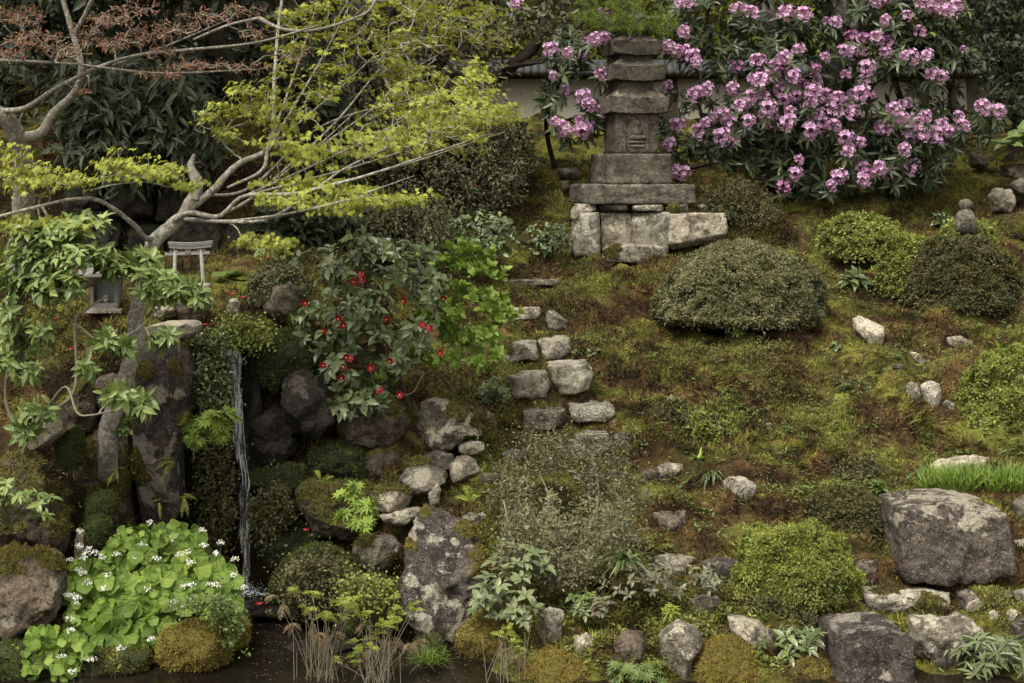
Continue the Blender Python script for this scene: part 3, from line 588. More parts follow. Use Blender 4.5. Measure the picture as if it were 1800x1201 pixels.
rock('rock', 'pale fractured stone low in the bank beside creeping leaves', [1010,1122, 1030,1112, 1048,1122, 1050,1146, 1024,1152, 1008,1140], 'pale', Y=8.5)
rock('rock', 'brownish rock under the purple leaves', [1078,1118, 1100,1106, 1130,1112, 1134,1150, 1100,1175, 1076,1160], 'brown', Y=8.45, D=.25)
rock('mossy_rock', 'golden moss mound between the two lower grey rocks', [1215,1150, 1240,1125, 1280,1118, 1320,1140, 1345,1190, 1340,1240, 1250,1260, 1210,1230], 'gold', cat='mossy rock', Y=8.2, D=.45, moss=2, tuft='tuft_gold', p=2.3)
rock('mossy_rock', 'yellow moss cushion at bottom edge near the centre', [905,1178, 930,1158, 980,1150, 1030,1168, 1045,1200, 1035,1240, 920,1240, 898,1205], 'gold', cat='mossy rock', Y=8.05, D=.5, moss=2, tuft='tuft_gold', p=2.3)
rock('mossy_rock', 'olive moss hump at bottom edge under the broad dark leaves', [1400,1180, 1440,1168, 1470,1185, 1470,1230, 1400,1240, 1380,1210], 'green', cat='mossy rock', Y=8.25, D=.3, moss=2, tuft='tuft_green', p=2.3)
rock('rock', 'dark brown rock above water below the brownish rock', [1060,1180, 1100,1160, 1150,1172, 1155,1230, 1070,1230], 'brown', Y=8.25, D=.3, moss=.35)
# top right
rock('rock', 'tan weathered rock above the marker stone on the right', [1736,345, 1752,330, 1775,335, 1786,355, 1780,374, 1745,374], 'pale', Y=14.6, D=.4)
rock('rock', 'squared dark rock at the upper right edge', [1756,290, 1780,286, 1830,288, 1832,310, 1790,316, 1758,312], 'brown', Y=15, D=.4, p=5)
rock('rock', 'light mottled rock under the squared one at right edge', [1775,318, 1800,312, 1840,318, 1840,345, 1790,342, 1776,332], 'grey', Y=14.7, D=.4)
rock('rock', 'slanting tan stone behind the marker stone', [1702,268, 1722,264, 1740,280, 1730,300, 1705,296], 'brown', Y=15.6, D=.3)
rock('mossy_rock', 'mossy boulder below the tan rock at right edge', [1735,385, 1775,376, 1830,380, 1835,425, 1780,432, 1738,415], 'brown', cat='mossy rock', moss=.7, Y=14, D=.5)
rock('rock', 'dim rounded rock in shade under the pink shrub', [1400,325, 1420,312, 1448,318, 1452,345, 1425,352, 1400,345], 'brown', Y=15.1, D=.4)
rock('rock', 'small dim rock in shade nearer the stone pagoda', [1345,312, 1362,303, 1378,312, 1378,335, 1350,338], 'brown', Y=15.4, D=.3)
SS = 'small stones scattered over the mossy slope'
for j, (u_, v_, w_, h_, mt_, lb) in enumerate([(1352, 748, 14, 12, 'grey', 'small grey pebble-like stone alone in the middle of the slope'), (1088, 836, 46, 20, 'brown', 'half-buried brown stone left of the dark jagged one'), (1262, 1012, 30, 14, 'grey', 'little grey stone just left under the bright dome'), (1530, 1022, 46, 10, 'grey', 'thin ledge stone on the path behind the ridged slab'), (1120, 1000, 34, 18, 'brown', 'brown stone showing beside the flat pale slab'), (1345, 925, 22, 9, 'grey', 'flat grey stone above the bright dome'), (1580, 645, 26, 10, 'brown', 'brown flat stone in the bank below the dull green mound'), (1720, 735, 34, 12, 'brown', 'brown flat stone left of the clipped shrub at right edge'), (905, 800, 46, 22, 'grey', 'mossy grey stone at the foot of the flight, left side'), (860, 838, 36, 18, 'grey', 'lichened stone between the cracked boulder and the twiggy shrub')]):
    rock('small_stone', lb, [u_-w_*.5, v_-h_*.3, u_-w_*.2, v_-h_*.5, u_+w_*.35, v_-h_*.45, u_+w_*.5, v_, u_+w_*.3, v_+h_*.5, u_-w_*.45, v_+h_*.45], mt_, group=SS, p=6, facets=3)
# ---------------- pagoda platform ----------------
PL = 'stones carrying the pagoda'
def ps(label, uv, mat='step', Y=13.85, D=.3, **k): rock('platform_stone', label, uv, mat, cat='stone', group=PL, Y=Y, D=D, p=10, facets=2, rough=.5, **k)
ps('tall tilted stone at the left end of the pagoda platform', [1008,371, 1054,371, 1056,400, 1056,447, 1008,452, 1002,440, 1005,395], Y=13.7, pale=[(1030,400,26)])
ps('dark blotched block second from left in the platform wall', [1053,372, 1109,372, 1113,400, 1108,447, 1054,447, 1052,405])
ps('white patched block in the middle of the platform wall', [1107,372, 1181,371, 1179,392, 1172,447, 1103,447, 1104,410], pale=[(1125,395,24),(1155,395,26)])
ps('broad pinkish block at the right end of the platform wall', [1174,374, 1215,372, 1277,374, 1280,400, 1274,426, 1182,440, 1165,434], pale=[(1205,400,26), (1250,395,20)])
ps('long low footing stone below the platform wall', [1058,434, 1110,428, 1166,432, 1172,460, 1110,464, 1056,462], Y=13.65, mossat=[(1080,438,14)])
ps('small whitish stone stood on the left end of the platform', [1003,372, 1008,362, 1016,364, 1018,380, 1010,388, 1003,384], 'pale', Y=13.65, D=.1)
ps('thin flat stone under the left corner of the plinth', [1010,358, 1046,357, 1048,371, 1012,372], Y=13.85, D=.5)
ps('dark flat slab under the plinth left of centre', [1049,357, 1100,358, 1104,371, 1050,372], 'dark', Y=13.85, D=.5)
ps('smooth flat slab under the plinth right of centre', [1104,359, 1164,358, 1168,372, 1106,372], Y=13.85, D=.5)
ps('rough flat stone under the right corner of the plinth', [1168,359, 1208,358, 1210,373, 1170,374], Y=13.9, D=.5, mossat=[(1190,370,14)])
rock('rock', 'small pebble-like stone right of the plinth corner', [1226,362, 1236,358, 1244,364, 1240,374, 1228,374], 'grey', Y=14.1)
rock('rock', 'flat dark stone left behind the pagoda', [980,298, 1015,294, 1020,306, 1014,317, 982,317], 'brown', Y=15.3, D=.3, p=5, pale=[(1000,300,10)])
rock('rock', 'mossy slab slanting down left of the plinth', [1000,332, 1030,314, 1046,320, 1040,345, 1010,350], 'brown', Y=14.6, D=.3, moss=.4)
rock('rock', 'dark stone wedged under the flat one left behind the pagoda', [986,318, 1000,317, 1002,335, 988,336], 'brown', Y=15.1, D=.2)
# ---------------- centre: boulders between steps and waterfall ----------------
rock('boulder', 'cracked pale boulder with a green moss cap by the bright shrub', [735,712, 775,698, 830,712, 870,730, 874,752, 860,768, 815,770, 790,795, 750,790, 722,760], 'grey', cat='boulder', Y=10.15, D=.55, facets=10, pale=[(810,748,26),(770,705,26),(755,770,16)], mossat=[(845,735,30),(810,718,24)], rough=1.3)
rock('rock', 'white broken stone tucked below the cracked boulder', [805,782, 825,774, 852,776, 850,794, 820,802, 806,796], 'pale', Y=10.15, D=.2)
rock('rock', 'dark grey stone left of the white broken one', [742,800, 765,790, 798,798, 796,822, 765,828, 745,818], 'grey', Y=10.0, D=.25)
rock('rock', 'smooth tilted oval rock with a dark underside', [698,850, 712,826, 752,815, 786,828, 788,845, 760,866, 715,872], 'grey', Y=9.65, D=.4, rough=.5, facets=5, pale=[(735,840,26)])
rock('rock', 'moss-rimmed rock above the smooth oval one', [705,822, 722,808, 755,808, 748,824, 715,832], 'grey', Y=9.85, D=.25, moss=.5)
rock('rock', 'pale upright stone right of the smooth oval rock', [790,815, 808,800, 838,806, 845,830, 815,852, 790,840], 'grey', Y=9.75, D=.22, pale=[(805,825,14)])
rock('rock', 'buff block with a strip of moss on top', [650,862, 672,850, 712,855, 722,870, 715,898, 668,902, 650,885], 'pale', Y=9.5, D=.3, moss=.45, pale=[(680,880,26)])
rock('rock', 'buff wedge lying under the moss-topped block', [665,908, 700,895, 742,890, 740,912, 712,925, 680,922], 'pale', Y=9.4, D=.3)
rock('rock', 'narrow white stone behind the tall standing rock', [752,870, 768,850, 776,862, 770,888, 756,892], 'pale', Y=9.3, D=.15)
rock('rock', 'small pale stone peeping out right of the tall standing rock', [812,905, 830,900, 850,908, 848,920, 820,924], 'grey', Y=9.1)
rock('rock', 'tiny white stone by the grey twiggy shrub', [838,904, 848,900, 856,906, 852,914, 840,914], 'pale', Y=9.15)
rock('standing_stone', 'tall standing rock with purple-grey face and golden moss shoulder', [712,912, 726,890, 770,893, 800,905, 830,925, 862,980, 868,1010, 845,1040, 830,1080, 832,1140, 800,1180, 775,1185, 740,1130, 712,1085, 700,1060, 705,980], 'dark', cat='boulder', Y=8.65, D=.5, lean=.1, p=3.6, facets=9, rough=.9, pale=[(725,915,24),(720,945,16),(800,950,12),(790,1060,34),(745,1100,24),(800,1110,30),(722,1020,10)], mossat=[(840,985,30),(820,930,24),(752,900,18),(724,955,13),(855,1055,30),(845,1110,26)], tuft='tuft_gold')
rock('rock', 'white-streaked rock with moss left of the tall standing rock', [622,955, 650,942, 690,938, 708,955, 700,1000, 665,1012, 636,995, 618,975], 'grey', Y=9.2, D=.35, pale=[(665,955,18)], mossat=[(640,950,18),(695,990,20)], facets=10)
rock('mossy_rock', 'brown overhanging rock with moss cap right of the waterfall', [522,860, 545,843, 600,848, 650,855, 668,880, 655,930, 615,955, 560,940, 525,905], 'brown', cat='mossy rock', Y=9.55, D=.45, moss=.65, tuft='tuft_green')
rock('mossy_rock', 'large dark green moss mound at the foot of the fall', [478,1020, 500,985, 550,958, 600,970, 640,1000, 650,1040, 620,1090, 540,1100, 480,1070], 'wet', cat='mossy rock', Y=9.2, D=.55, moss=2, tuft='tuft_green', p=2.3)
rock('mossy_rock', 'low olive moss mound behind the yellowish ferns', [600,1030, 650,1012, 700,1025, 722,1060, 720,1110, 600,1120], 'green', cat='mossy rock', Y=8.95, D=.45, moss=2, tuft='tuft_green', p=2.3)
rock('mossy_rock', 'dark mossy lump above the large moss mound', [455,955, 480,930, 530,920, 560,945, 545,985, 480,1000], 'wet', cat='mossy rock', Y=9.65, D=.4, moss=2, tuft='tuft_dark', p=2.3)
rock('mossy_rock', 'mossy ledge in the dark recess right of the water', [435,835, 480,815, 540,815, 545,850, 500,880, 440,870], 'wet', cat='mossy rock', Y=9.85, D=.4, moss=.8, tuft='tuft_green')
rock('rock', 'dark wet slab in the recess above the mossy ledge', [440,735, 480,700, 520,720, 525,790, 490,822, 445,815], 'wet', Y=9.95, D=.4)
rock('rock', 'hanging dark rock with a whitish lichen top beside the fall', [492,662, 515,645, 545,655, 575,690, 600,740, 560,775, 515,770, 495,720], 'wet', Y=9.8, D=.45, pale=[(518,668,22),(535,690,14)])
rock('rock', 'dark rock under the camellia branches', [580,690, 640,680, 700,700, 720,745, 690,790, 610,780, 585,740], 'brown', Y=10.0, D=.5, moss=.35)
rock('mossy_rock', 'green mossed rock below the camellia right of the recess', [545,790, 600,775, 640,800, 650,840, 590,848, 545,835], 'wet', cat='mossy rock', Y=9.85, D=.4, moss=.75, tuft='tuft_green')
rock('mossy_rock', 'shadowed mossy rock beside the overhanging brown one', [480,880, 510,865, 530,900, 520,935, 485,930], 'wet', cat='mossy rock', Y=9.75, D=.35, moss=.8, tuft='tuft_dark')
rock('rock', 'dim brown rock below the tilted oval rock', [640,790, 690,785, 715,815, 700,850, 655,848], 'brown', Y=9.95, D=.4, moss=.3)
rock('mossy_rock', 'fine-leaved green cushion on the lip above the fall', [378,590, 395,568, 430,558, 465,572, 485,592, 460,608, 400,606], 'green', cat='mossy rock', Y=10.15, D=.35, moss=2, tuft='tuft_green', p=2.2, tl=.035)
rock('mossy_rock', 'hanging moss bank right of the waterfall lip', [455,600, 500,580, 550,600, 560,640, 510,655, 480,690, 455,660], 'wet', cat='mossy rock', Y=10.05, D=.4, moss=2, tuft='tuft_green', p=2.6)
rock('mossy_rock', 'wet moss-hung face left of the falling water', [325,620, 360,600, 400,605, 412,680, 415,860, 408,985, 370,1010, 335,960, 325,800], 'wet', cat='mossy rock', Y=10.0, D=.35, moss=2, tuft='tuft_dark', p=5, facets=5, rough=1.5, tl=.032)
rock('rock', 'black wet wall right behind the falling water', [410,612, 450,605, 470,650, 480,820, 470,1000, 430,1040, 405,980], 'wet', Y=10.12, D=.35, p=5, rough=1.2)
rock('rock', 'pointed brown rock left above the camellia', [462,540, 480,508, 508,495, 522,505, 528,545, 515,570, 470,572], 'brown', Y=10.75, D=.35, pale=[(500,520,18)], facets=9)
rock('rock', 'little upright grey stone with red blossoms by it', [398,545, 402,528, 414,524, 424,535, 424,558, 402,562], 'grey', Y=10.6, D=.14)
rock('boulder', 'big rounded grey boulder in shade above the camellia', [556,400, 566,375, 595,362, 622,370, 625,405, 600,428, 562,424], 'brown', cat='boulder', Y=13.0, D=.6, rough=.4, p=2.6)
rock('rock', 'low mossy stone beneath the rounded shaded boulder', [500,425, 530,408, 575,410, 582,438, 540,452, 505,445], 'grey', Y=12.6, D=.4, moss=.5)
rock('rock', 'flat grey stone half hidden at left of the top step', [905,420, 925,410, 950,415, 950,428, 915,432], 'brown', Y=13.6, moss=.3)
# ---------------- left: cliff, terrace, pond edge ----------------
rock('standing_stone', 'great upright rock with rusty brown and black face left of the fall', [228,610, 262,592, 320,600, 346,640, 344,680, 330,740, 320,820, 330,900, 300,930, 250,925, 235,850, 228,740], 'dark', cat='boulder', Y=9.5, D=.5, p=4.5, facets=6, rough=.55, lean=.08, pale=[(275,690,24),(310,700,14),(262,790,38),(275,860,30),(300,760,18)], mossat=[(330,610,24),(250,640,20),(305,640,16),(245,720,16),(325,740,18),(240,820,22)], tuft='tuft')
rock('rock', 'white-edged slab lying on top of the great upright rock', [258,572, 300,564, 345,562, 356,572, 352,590, 335,600, 262,600], 'pale', Y=9.75, D=.35, p=5, facets=4, rough=.5, pale=[(310,572,40)])
rock('rock', 'dark footing rock under the miniature torii', [304,532, 320,515, 355,508, 372,520, 370,552, 345,566, 308,558], 'brown', Y=10.3, D=.35, facets=8)
rock('rock', 'cream stone behind the maple trunk on the terrace', [268,545, 285,535, 308,540, 308,556, 275,560], 'pale', Y=10.3, D=.2)
rock('mossy_rock', 'brown and moss patched rock at the maple roots', [120,775, 160,745, 225,740, 240,800, 240,900, 215,960, 150,950, 110,880], 'brown', cat='mossy rock', Y=9.4, D=.5, moss=.4, mossat=[(150,800,24),(205,850,26),(225,800,20)], tuft='tuft_green')
rock('mossy_rock', 'ball of green moss on the wall above the white flowers', [152,920, 160,905, 182,903, 192,920, 190,955, 172,966, 154,955], 'green', cat='mossy rock', Y=9.0, D=.18, moss=2, tuft='tuft_green', p=2.2)
rock('mossy_rock', 'dark rounded moss lump above the moss ball', [155,880, 170,866, 198,870, 205,890, 190,905, 160,904], 'green', cat='mossy rock', Y=9.1, D=.2, moss=2, tuft='tuft_green', p=2.2)
rock('mossy_rock', 'bulging moss cushion high on the left rock wall', [98,790, 112,760, 138,752, 150,780, 145,815, 118,825, 100,812], 'green', cat='mossy rock', Y=9.2, D=.25, moss=2, tuft='tuft_green', p=2.2)
rock('rock', 'pale grey wedge jutting over the mossy wall at left', [42,755, 60,725, 100,712, 125,725, 120,750, 90,785, 60,793, 40,780], 'grey', Y=9.0, D=.35, rough=.5, facets=6, pale=[(85,750,26)])
rock('rock', 'grey rock in shade right of the jutting wedge', [165,660, 200,655, 232,680, 230,735, 190,750, 160,720], 'brown', Y=9.65, D=.35)
rock('rock', 'lichened rock face between wedge and maple roots', [100,690, 150,665, 175,690, 175,755, 130,775, 98,750], 'brown', Y=9.5, D=.4, moss=.3)
rock('boulder', 'high boulder at left edge with moss running down its shoulder', [-60,830, 0,800, 45,795, 75,815, 100,870, 125,950, 128,1000, 60,1010, -70,1000], 'brown', cat='boulder', Y=8.75, D=.6, moss=.45, mossat=[(80,860,34),(100,930,24),(60,830,20)], pale=[(70,850,10),(95,895,9)], tuft='tuft')
rock('boulder', 'broad grey boulder at left edge with flat moss-covered top', [-70,975, 0,965, 70,958, 118,972, 124,1000, 118,1050, 100,1100, 50,1130, -60,1140], 'brown', cat='boulder', Y=8.35, D=.5, p=4, lean=.25, mossat=[(20,982,44),(80,975,30),(-30,985,40)], pale=[(100,1030,20),(85,1060,22),(20,1090,16),(45,1010,8)], tuft='tuft_gold', facets=9)
rock('rock', 'slim lichened post-like stone behind the white flowers', [130,945, 136,930, 150,935, 155,965, 152,1000, 132,1000], 'grey', Y=8.95, D=.1)
rock('mossy_rock', 'rusty golden moss-covered stone standing in the pond', [278,1135, 290,1105, 330,1092, 380,1095, 404,1125, 402,1165, 360,1182, 300,1180, 276,1160], 'gold', cat='mossy rock', Y=8.25, D=.38, moss=2, tuft='tuft_gold', p=2.7)
rock('mossy_rock', 'orange-brown mossy stone behind the golden one in the pond', [345,1080, 370,1065, 410,1070, 436,1100, 432,1130, 395,1145, 350,1120], 'gold', cat='mossy rock', Y=8.55, D=.32, moss=2, tuft='tuft_gold', p=2.5)
rock('mossy_rock', 'low moss-grown stone under the lower broad leaves', [150,1160, 180,1140, 230,1135, 262,1150, 260,1180, 160,1190], 'green', cat='mossy rock', Y=8.2, D=.3, moss=2, tuft='tuft', p=2.5)
rock('mossy_rock', 'earthy moss bank carrying the broad leaves', [125,1080, 200,1040, 300,1030, 370,1050, 400,1080, 300,1120, 140,1130], 'green', cat='mossy rock', Y=8.85, D=.6, moss=2, tuft='tuft', p=2.3)
rock('mossy_rock', 'dark wet moss bank in the bottom left corner', [-50,1150, 20,1120, 90,1140, 120,1180, 60,1215, -60,1220], 'green', cat='mossy rock', Y=8.15, D=.4, moss=2, tuft='tuft_green', p=2.5)
rock('rock', 'flat dark stone barely above the pond water', [488,1140, 520,1125, 570,1121, 615,1128, 642,1142, 600,1152, 530,1154], 'wet', Y=8.5, D=.5, p=2.5, rough=.4)
rock('rock', 'low wet stone at the splash of the fall', [440,1078, 470,1066, 520,1065, 540,1078, 500,1088, 450,1088], 'wet', Y=9.1, D=.25, p=2.5)
rock('mossy_rock', 'moss clump at the water edge below the tall standing rock', [722,1150, 740,1122, 770,1120, 782,1150, 775,1185, 730,1190], 'green', cat='mossy rock', Y=8.4, D=.25, moss=2, tuft='tuft_green', p=2.3)
rock('mossy_rock', 'golden brown moss bank right of the tall standing rock', [800,1110, 840,1060, 900,1080, 950,1130, 940,1190, 850,1200, 800,1180], 'gold', cat='mossy rock', Y=8.5, D=.5, moss=2, tuft='tuft', p=2.4)
rock('mossy_rock', 'olive moss bank under the striped plant in the bottom right corner', [1600,1180, 1660,1165, 1760,1160, 1850,1165, 1860,1250, 1600,1250], 'green', cat='mossy rock', Y=8.2, D=.5, moss=2, tuft='tuft', p=3)
rock('mossy_rock', 'low moss hump between the dark leaves and the big dark block', [1395,1160, 1430,1150, 1460,1165, 1470,1230, 1390,1235], 'gold', cat='mossy rock', Y=8.3, D=.3, moss=2, tuft='tuft', p=2.5)
rock('mossy_rock', 'moss cushion at the bottom edge between the yellow cushion and the smooth upright rock', [1045,1190, 1090,1172, 1150,1178, 1175,1200, 1170,1240, 1045,1240], 'gold', cat='mossy rock', Y=8.1, D=.3, moss=2, tuft='tuft', p=2.5)
# retaining stones behind the shrine, in wet-stone black to paint the cave's shade
WL = 'dark wall stones behind the shrine'
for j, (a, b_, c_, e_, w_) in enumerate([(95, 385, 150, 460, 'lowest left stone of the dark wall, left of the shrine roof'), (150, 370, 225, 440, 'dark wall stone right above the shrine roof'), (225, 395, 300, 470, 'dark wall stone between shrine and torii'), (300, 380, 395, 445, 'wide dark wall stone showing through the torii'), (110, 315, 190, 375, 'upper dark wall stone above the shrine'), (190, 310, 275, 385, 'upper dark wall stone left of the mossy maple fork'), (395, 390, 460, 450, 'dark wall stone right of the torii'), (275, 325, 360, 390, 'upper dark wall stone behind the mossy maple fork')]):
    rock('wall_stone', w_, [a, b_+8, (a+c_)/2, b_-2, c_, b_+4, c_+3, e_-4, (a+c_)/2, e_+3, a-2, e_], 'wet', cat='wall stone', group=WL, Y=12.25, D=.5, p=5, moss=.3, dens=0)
# ---------------- waterfall ----------------
fb = P(433, 1050, 9.72)
wf = thing('waterfall', tuple(P(425, 1048, 9.7)), 'thin ribbon of falling water dropping down the dark mossy recess into the pond', 'waterfall'); org = np.array(wf.location)
mb = MB()
cl = np.array([(396, 596, 10.2), (402, 604, 10.06), (408, 622, 9.97), (412, 660, 9.93), (416, 700, 9.9), (420, 760, 9.87), (423, 800, 9.86), (429, 850, 9.85), (425, 900, 9.84), (429, 950, 9.83), (432, 1000, 9.82), (436, 1042, 9.8)], float)
c3 = catmull(np.array([P(*a) for a in cl]), 9); n = len(c3); hw = np.interp(np.linspace(0, 1, n), [0, .05, .2, .35, .6, 1], [.028, .040, .042, .028, .022, .026])
S = 9; ph = np.linspace(-1, 1, S); V = []
for i in range(n):
    wob = 1+.15*math.sin(i*.5)+.1*math.sin(i*1.3); V.append(np.stack([c3[i, 0]+ph*hw[i]*wob+.007*math.sin(i*.45), c3[i, 1]-.02*(1-ph**2)+.004*np.sin(ph*9+i*.3), np.full(S, c3[i, 2])], -1))
V = np.concatenate(V); i = np.arange(n-1)[:, None]*S+np.arange(S-1)[None]
mb.add(V, np.stack([i, i+1, i+S+1, i+S], -1), r=np.tile(1-abs(ph), n)); mb.build('water_ribbon', M['fall'], wf, org)
for q_ in range(3):   # side strands
    mb = MB(); i0, i1 = [(0, 60), (20, len(c3)), (0, 34)][q_]; cc = c3[i0:i1]; m_ = len(cc); tt_ = np.linspace(0, 1, m_); sx_ = [-.035, .03, .045][q_]*np.sin(tt_*math.pi)**.7; w_ = .012+.008*np.sin(tt_*9+q_)
    V = np.concatenate([np.stack([cc[i, 0]+sx_[i]+ph*w_[i]+.004*math.sin(i*.9+q_), cc[i, 1]-.012*(1-ph**2)-.01, np.full(S, cc[i, 2])], -1) for i in range(m_)]); i = np.arange(m_-1)[:, None]*S+np.arange(S-1)[None]
    mb.add(V, np.stack([i, i+1, i+S+1, i+S], -1), r=np.tile(1-abs(ph), m_)); mb.build('water_ribbon', M['fall'], wf, org)
mb = MB()
for k in range(7):
    o = rng.normal(size=3)*A(.014, .008, 0); i0 = rng.integers(0, n//2); tube(mb, c3[i0:i0+rng.integers(12, 40)]+o+rng.normal(size=(1, 3))*.003, .0010, 4, bump=.5, seed=k)
mb.build('water_thread', M['foam'], wf, org)
mb = MB(); n = 500; th = rng.random(n)*6.28; rr = abs(rng.normal(size=n))*.10
c = P(437, 1046, 9.75); pp = np.c_[c[0]+rr*np.cos(th)*1.3, c[1]+rr*np.sin(th)*.7, .004+abs(rng.normal(size=n))*.05*np.exp(-rr*9)]
leaves(mb, pp, rvec(n), rvec(n), .006+.010*rng.random(n)*np.exp(-rr*5), .8*(.006), 'dia')
gx, gy = np.meshgrid(np.linspace(-1, 1, 26), np.linspace(-1, 1, 18)); rr = np.hypot(gx, gy); q = np.stack([c[0]+gx*.13, c[1]+gy*.07, .006+.018*np.exp(-rr**2*3)*(1+fbm(np.c_[gx.ravel()*6, gy.ravel()*6, gx.ravel()*0], 3, 2).reshape(gx.shape))-.012*(rr > .95)], -1)
i = np.arange(17)[:, None]*26+np.arange(25)[None]; mb.add(q, np.stack([i, i+1, i+27, i+26], -1).reshape(-1, 4)[(rr[:-1, :-1].ravel()+.35*fbm(np.c_[gx[:-1, :-1].ravel()*5, gy[:-1, :-1].ravel()*5, gx[:-1, :-1].ravel()*0], 3, 9)) < .62])
tag(mb.build('splash', M['foam'], wf, org), kind='stuff')
mb = MB(); n = 600; pu = rng.uniform(430, 1000, n); pY = rng.uniform(8.1, 9.2, n); x = (pu-900)*pY/F; k = T(x, pY) < -.02; n = k.sum()
leaves(mb, np.c_[x[k], pY[k], np.full(n, .007)], unit(np.c_[rng.normal(size=(n, 2)), np.zeros(n)]), np.tile(A(0, 0, 1), (n, 1)), .004+.008*rng.random(n), .006, 'dia')
tag(mb.build('floating_petals', plain('floating petal', (.28, .23, .18))), kind='stuff')

# ---------------- stone pagoda ----------------
def prism(mb, hw0, hd0, z0, hw1, hd1, z1, seed=0, rough=.004, n=10, mid=None):
    """square block, subdivided and weathered, slightly battered"""
    d, q = cubesphere(n); k = 1/np.abs(d).max(1, keepdims=True); v = d*k
    e = .93; ln = np.linalg.norm(np.abs(v).clip(e)-e, axis=1)  # round edges
    t = (v[:, 2]+1)/2; v2 = np.stack([v[:, 0]*(hw0+(hw1-hw0)*t), v[:, 1]*(hd0+(hd1-hd0)*t), z0+(z1-z0)*t], -1)
    s = np.sort(np.abs(v), axis=1)[:, 1]; v2 = v2-unit(v2*A(1, 1, 0)+A(0, 0, 1)*np.sign(v[:, 2:3])*.001)*(np.clip(s-.9, 0, 1)**1.0*.07)[:, None]
    v2 = v2+d*(rough*fbm(v2*20+seed, 3, seed)+rough*.6*fbm(v2*60+seed, 3, seed+3))[:, None]
    mb.add(v2, q); return mb
def roof(mb, hw, z0, zt, tw, seed):
    """pagoda roof: thick eaves that turn up at the corners, sloping top"""
    n = 24; g_ = np.linspace(-1, 1, n+1); gx, gy = np.meshgrid(g_, g_); m = np.maximum(abs(gx), abs(gy)); cor = (abs(gx)*abs(gy))**2.2
    th = (zt-z0); lift = th*.10*cor
    top = np.where(m > .93, z0+th*.60, z0+th*.60+(1-np.clip((m-tw/hw)/(.93-tw/hw), 0, 1)**.8)*th*.40)+lift
    bot = z0+lift*.9+.10*th*(1-m)
    i = np.arange(n)[:, None]*(n+1)+np.arange(n)[None]; Q = np.stack([i, i+1, i+n+2, i+n+1], -1).reshape(-1, 4); N = (n+1)**2
    V = np.concatenate([np.stack([gx*hw, gy*hw, top], -1).reshape(-1, 3), np.stack([gx*hw*.955, gy*hw*.955, bot], -1).reshape(-1, 3)])
    r = np.concatenate([np.arange(n), np.arange(n)*(n+1)+n, n+(n+1)*n-np.arange(n)-0, (n-np.arange(n))*(n+1)]); r2 = np.roll(r, -1)
    V = V+unit(V+A(0, 0, .01))*(.006*fbm(V*18+seed, 3, seed)+.004*fbm(V*55, 3, seed+1))[:, None]
    tp_, bt_ = V[r], V[r+N]; md = (tp_*.45+bt_*.55)*A(1.012, 1.012, 1); L = len(r); j = np.arange(L); j2 = (j+1) % L
    mb.add(V, np.vstack([Q, (Q+N)[:, ::-1]])); mb.add(np.vstack([tp_*A(1.004, 1.004, 1), md, bt_]), np.vstack([np.stack([j, L+j, L+j2, j2], -1), np.stack([L+j, 2*L+j, 2*L+j2, L+j2], -1)])); return mb
PY = 14.25; s = PY/F; pc = P(1109, 357, PY)
pg = thing('stone_pagoda', tuple(pc), 'tall weathered stone pagoda with stacked roofs and carved seated figure above a rough platform', 'stone pagoda'); pg.rotation_euler = (0, 0, math.radians(13))
za = {'moss': 0, 'pale': 0}
def pb(name, fn, mat='pagoda', parent=None, pale=None):
    m = MB(); fn(m); v = np.concatenate(m.v); nz = fbm(v*9, 3, len(name)); pa = np.zeros(len(v)) if pale is None else pale(v, nz)
    return m.build(name, M[mat], parent or pg, attrs={'moss': np.zeros(len(v)), 'pale': pa})
zz = lambda v: (357-v)*s
pb('plinth', lambda m: prism(m, .47, .42, zz(357), .46, .41, zz(324), 1, .007, 20), pale=lambda v, nz: .35*(v[:, 2] > zz(330))+.25*(nz > .3))
pb('pedestal', lambda m: prism(m, .30, .29, zz(323.5), .295, .285, zz(271), 2, .006, 18), pale=lambda v, nz: .5*np.exp(-((v[:, 0]-.05)/.05)**2)*(v[:, 2] > .28)+.5*((v[:, 2] < .24) & (v[:, 0] < .0)))
body = pb('body', lambda m: prism(m, .195, .20, zz(270.5), .20, .205, zz(199), 3, .004, 22))
m_ = MB()   # carved niche frame, seated figure and lotus seat in low relief on the front face
a = np.linspace(0, math.pi, 16); arch = np.c_[.105*np.cos(a), np.full(16, -.203), zz(225)+.085*np.sin(a)]; fr = np.vstack([[.105, -.203, zz(264)], arch, [-.105, -.203, zz(264)]])
tube(m_, fr, .0055, 6); m_.build('niche_frame', M['pagoda'], body, attrs={'moss': np.zeros(m_.n), 'pale': np.zeros(m_.n)})
def ell(m, c, r, n=8):
    d, q = cubesphere(n); m.add(d*A(*r)+A(*c), q)
m_ = MB(); ell(m_, (0, -.2, zz(219)), (.026, .030, .032)); ell(m_, (0, -.2, zz(232)), (.050, .030, .050)); ell(m_, (0, -.2, zz(243)), (.078, .03, .026)); ell(m_, (0, -.2, zz(251)), (.088, .024, .014)); ell(m_, (0, -.2, zz(258)), (.075, .022, .016))
m_.build('carved_figure', M['pagoda'], body, attrs={'moss': np.zeros(m_.n), 'pale': np.zeros(m_.n)})
pb('roof', lambda m: roof(m, .272, zz(201), zz(157), .16, 4), pale=lambda v, nz: .25*(nz > .35))
pb('neck', lambda m: prism(m, .165, .165, zz(166), .16, .16, zz(142), 5))
pb('roof', lambda m: roof(m, .255, zz(144), zz(103), .14, 6), pale=lambda v, nz: .25*(nz > .35))
pb('neck', lambda m: prism(m, .145, .145, zz(112), .14, .14, zz(97), 7))
pb('roof', lambda m: roof(m, .225, zz(99), zz(62), .12, 8), pale=lambda v, nz: .25*(nz > .35))
